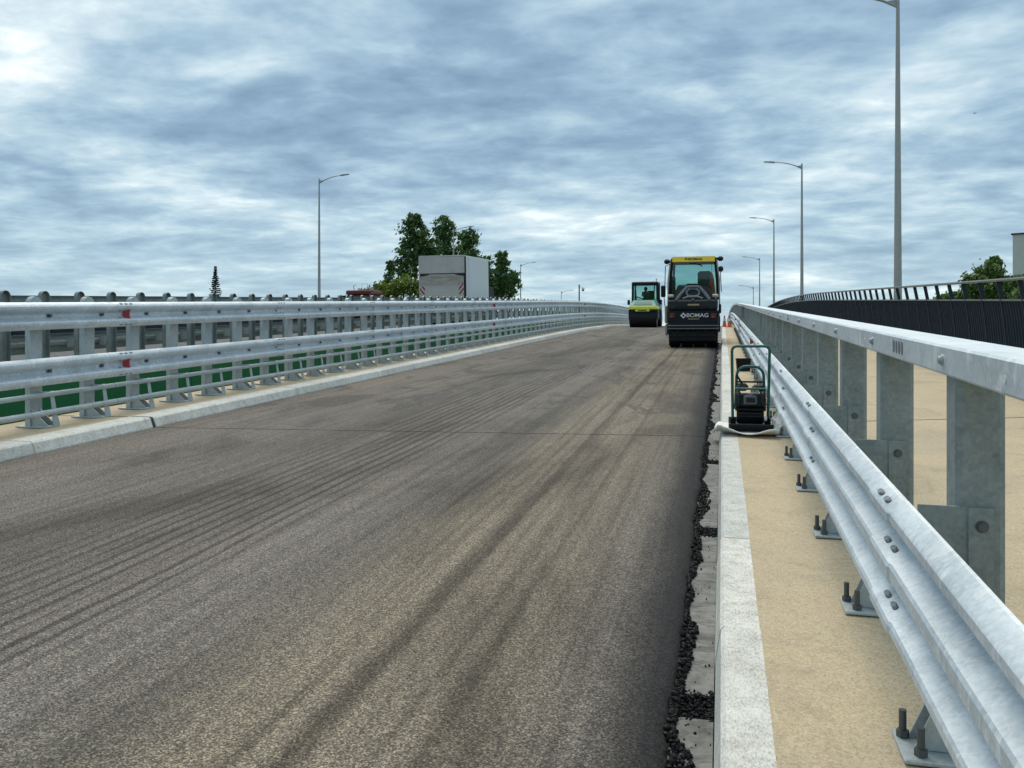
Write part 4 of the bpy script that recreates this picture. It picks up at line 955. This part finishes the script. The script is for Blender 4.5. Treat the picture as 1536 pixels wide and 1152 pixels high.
# dark red truck farther along
Y = 56.0; zt = prof(Y) - .14 + OPP + .004
rt_ = tag(empty('red_truck', (-25.6, Y, zt), (math.atan(slope(Y)), 0, 0)), 'dark red truck with a light frame on its roof beyond the guardrails', 'truck')
MB().box(-.95, .95, .0, 2.0, .7, 2.30, .08).build('body', 'maroon', rt_); MB().box(-.98, .98, -.04, 2.1, 2.30, 2.62, .06).build('roof', 'maroon', rt_)
MB().box(-.8, .8, -.012, .004, 1.5, 2.22).build('rear_window', 'window', rt_); MB().box(-.7, .7, .2, 4.6, .5, .7).build('frame', 'dark', rt_)
MB().box(-.95, .95, 2.2, 4.8, .7, 1.5, .05).build('load_bed', 'maroon', rt_)
for yy in (.9, 3.9):
    for s_ in (-1, 1): tyre(rt_, (s_ * .8, yy, .42), .42, .26)
for x in (-.95, .95): MB().tube([(x, -.06, .72), (x, -.06, 2.32)], .03, 6).build('roll_bar', 'silver', rt_)
MB().tube([(.15, .3, 2.6), (.15, .3, 3.08), (.6, .3, 3.08), (.6, .3, 2.6)], .018, 6).build('roof_frame', 'silver', rt_)
MB().tube([(-.45, .3, 2.6), (-.52, .3, 2.95), (-.35, .3, 3.0)], .03, 6).build('work_lamp', 'silver', rt_); MB().box(-.15, .05, .2, .4, 2.6, 2.72, .03).box(.75, .95, .2, .5, 2.6, 2.8, .03).build('roof_box', 'silver', rt_)
MB().cyl((-1.18, .1, 2.1), 'z', .14, .3, 10, .03).build('mirror', 'black', rt_); MB().tube([(-1.15, .1, 2.1), (-.94, .1, 2.1)], .025, 6).build('mirror_arm', 'black', rt_)

# ------------------------------------------------------------------ trees
def leaf_cloud(mb, rnd, clumps, per, size, flat=.0):
    for (c, r) in clumps:
        for _ in range(per):
            d = Vector((rnd.gauss(0, 1), rnd.gauss(0, 1), rnd.gauss(0, 1))).normalized() * min(1.5, abs(rnd.gauss(0, .62)) + .12)
            p = Vector(c) + Vector((d.x * r[0], d.y * r[1], d.z * r[2]))
            a = Vector((rnd.gauss(0, 1), rnd.gauss(0, 1), rnd.gauss(0, 1))).normalized(); b = a.orthogonal().normalized(); s_ = size * rnd.uniform(.6, 1.3)
            e = a.cross(b)
            mb.add([p - b * s_ * .9, p + e * s_ * .45, p + b * s_, p - e * s_ * .45], [(0, 1, 2, 3)])
def tree(name, label, d, lobes, mat, trunk_px, group=None, per=22, leaf=.26, ngr=26, seed=1, ground=-7.4, trunk_r=.35):
    """lobes: (px x, px y, half width px, half height px) in photo pixels at depth d"""
    rnd = random.Random(seed); s = d / FPX; ngr = int(ngr * 2.1); per = int(per * 1.7); leaf *= .92
    base = at_depth(trunk_px, 450, d); base.z = ground
    root = tag(empty(name, base), label, 'tree' if 'bush' not in name else 'bush', group)
    mb = MB(); limbs = MB(); tops = []
    for (lx, ly, hw, hh) in lobes:
        c = at_depth(lx, ly, d) - base; rx, rz_ = hw * s, hh * s; ry = rx * 1.0
        cl = []
        for _ in range(ngr):
            v = Vector((rnd.gauss(0, 1), rnd.gauss(0, 1), rnd.gauss(0, 1))).normalized() * (rnd.random() ** .5)
            k = rnd.uniform(.16, .34); cc = c + Vector((v.x * rx * .85, v.y * ry * .85, v.z * rz_ * .88))
            cl.append((cc, (rx * k * 1.15, ry * k * 1.15, max(rz_ * k * .6, rx * k * .9)))); 
        leaf_cloud(mb, rnd, cl, per, leaf); tops.append((c, rz_))
        for q in cl[::5]:
            m_ = Vector((c.x, c.y, c.z - rz_ * .5)); limbs.tube([m_, (m_ + q[0]) * .5 + Vector((0, 0, .2)), q[0]], [.09, .06, .02], 5)
    cx_ = Vector((0, 0, 0)); top = max(tops, key=lambda t: t[0].z)[0]
    tk = MB().tube([(0, 0, 0), (top.x * .15, top.y * .15, top.z * .4), (top.x * .6, top.y * .6, top.z * .75), tuple(top)], [trunk_r, trunk_r * .8, trunk_r * .5, .06], 9)
    for c, rz_ in tops:
        st = Vector((top.x * .1, top.y * .1, max(1.0, (c.z - rz_) * .6))); en = Vector((c.x, c.y, c.z - rz_ * .5))
        tk.tube([st, (st + en) * .5, en], [trunk_r * .45, trunk_r * .35, .09], 6)
    trunk = tk.build('trunk', 'bark', root, 60); limbs.build('limbs', 'bark', trunk)
    mb.build('crown', mat, root)
    return root
GP = 'trees behind the box truck'
tree('poplar_tree', 'tall dark poplar rising left of the box truck', 118, [(620, 352, 24, 34), (612, 395, 26, 38), (636, 378, 20, 40), (622, 332, 14, 15), (650, 392, 16, 40)], 'leaf', 624, GP, 20, .30, 30, 3)
tree('poplar_tree', 'dark poplar directly behind the street lamp and box truck', 122, [(666, 345, 19, 26), (672, 385, 25, 40), (654, 400, 24, 42), (688, 398, 18, 30)], 'leaf', 668, GP, 20, .30, 32, 4)
tree('poplar_tree', 'loose crowned poplar above the right corner of the box truck', 126, [(702, 358, 18, 22), (702, 390, 25, 34), (730, 402, 15, 20), (722, 425, 24, 25)], 'leaf', 706, GP, 17, .30, 26, 5)
tree('poplar_tree', 'separate dark poplar to the right of the box truck', 112, [(753, 394, 12, 22), (752, 425, 19, 32), (768, 428, 15, 28), (740, 428, 14, 28)], 'leaf', 756, GP, 20, .27, 28, 6)
tree('poplar_tree', 'thin young poplar at the left end of the tree group', 108, [(585, 402, 7, 16), (582, 425, 13, 20), (566, 438, 12, 14)], 'leaf', 582, GP, 15, .24, 20, 7, trunk_r=.16)
tree('bush', 'yellowish green bush in front of the poplars', 96, [(606, 430, 24, 19), (582, 438, 22, 15), (558, 442, 17, 12), (628, 436, 16, 16)], 'leaf_light', 600, None, 20, .22, 24, 8, trunk_r=.14)
tree('bush', 'small pale bush behind the red truck', 92, [(542, 441, 9, 9), (556, 446, 8, 8)], 'leaf_mid', 548, None, 14, .2, 14, 12, trunk_r=.1)
tree('maple_tree', 'broad green tree showing over the railing beside the pale building', 62, [(1484, 410, 24, 22), (1462, 424, 20, 18), (1508, 426, 20, 18), (1530, 432, 18, 20), (1440, 446, 18, 10), (1482, 440, 44, 16), (1492, 394, 10, 9)], 'leaf_mid', 1488, None, 22, .17, 30, 9, trunk_r=.22)
tree('small_tree', 'low green tree at the right end of the railing', 55, [(1536, 446, 22, 16), (1560, 440, 24, 22), (1418, 449, 14, 8)], 'leaf_mid', 1545, None, 18, .15, 22, 10, trunk_r=.15)
# spruce
d = 90; sb_ = at_depth(323, 450, d); sb_.z = -7.4; tip = at_depth(322, 403, d).z + 7.4
sp_ = tag(empty('spruce_tree', sb_), 'small dark spruce with a pointed top behind the guardrails', 'tree')
MB().tube([(0, 0, 0), (0, 0, tip)], [.2, .012], 8).build('trunk', 'bark', sp_)
nd = MB(); rnd = random.Random(11); z = 1.0
while z < tip - .15:
    t = 1 - z / tip; L = .03 + 6.4 * t ** 1.25; nb = 6 if z < tip - 1 else 4
    for k in range(nb):
        a = 2 * math.pi * k / nb + rnd.uniform(-.4, .4) + z; LL = L * rnd.uniform(.7, 1.12); dr = Vector((math.cos(a), math.sin(a), 0))
        for q in range(int(5 + LL * 12)):
            u = rnd.random() ** .8; p = dr * LL * u + Vector((0, 0, z + .12 - .42 * LL * u * u + .30 * u)); sd_ = Vector((-dr.y, dr.x, 0)); wv = .26 * (1 - u * .6) * rnd.uniform(-1, 1)
            p = p + sd_ * wv; s_ = rnd.uniform(.07, .14); tip_ = p + dr * s_ * .9 + sd_ * wv * .4 - Vector((0, 0, s_ * .5))
            a_ = Vector((rnd.gauss(0, 1), rnd.gauss(0, 1), rnd.gauss(0, 1))).normalized(); b__ = a_.orthogonal().normalized(); c__ = a_.cross(b__)
            nd.add([p - b__ * s_, p + c__ * s_ * .7, p + b__ * s_, p - c__ * s_ * .7], [(0, 1, 2, 3)])
    z += .19 + .12 * t
nd.build('crown', 'needle', sp_)

# ------------------------------------------------------------------ pale building on the right
bd = at_depth(1519, 450, 150); top = at_depth(1519, 352, 150).z
ab_ = tag(empty('apartment_block', (bd.x, bd.y, -7.4), (0, 0, R(-24))), 'pale plastered apartment block behind the tree at the right', 'building'); H = top + 7.4
MB().box(0, 26, 0, 13, 0, H).build('wall', 'plaster', ab_)
MB().box(-.25, 26.25, -.25, 13.25, H, H + .22).build('roof', 'charcoal', ab_)
ST = 6; sh = H / ST
for f_ in range(ST):
    for k in range(6):
        x0 = 3.2 + k * 3.9; z0 = f_ * sh + sh * .32
        wi = MB().box(x0, x0 + 1.6, -.06, .05, z0, z0 + sh * .46).build('window', 'white', ab_)
        MB().box(x0 + .1, x0 + .76, -.075, -.061, z0 + .1, z0 + sh * .46 - .1).build('pane', 'window', wi); MB().box(x0 + .84, x0 + 1.5, -.075, -.061, z0 + .1, z0 + sh * .46 - .1).build('pane', 'window', wi)

# bird high in the sky
bp = at_depth(1462, 170, 70); bi = MB()
bi.tube([(-.13, 0, 0), (-.05, 0, .01), (.05, 0, .01), (.12, 0, .02), (.16, 0, .015)], [.008, .03, .036, .022, .005], 8)
for s_ in (-1, 1): bi.add([(.05, s_ * .02, .02), (.04, s_ * .14, .07), (-.01, s_ * .27, .04), (-.05, s_ * .13, .05), (-.04, s_ * .02, .01), (.04, s_ * .14, .062), (-.01, s_ * .27, .034), (-.05, s_ * .13, .044)], [(0, 1, 3, 4), (1, 2, 3), (5, 7, 6)])
b_ = bi.build('bird', 'dark'); b_.location = bp; b_.rotation_euler = (R(12), R(-8), R(40))
tag(b_, 'small dark bird flying high against the clouds', 'bird')
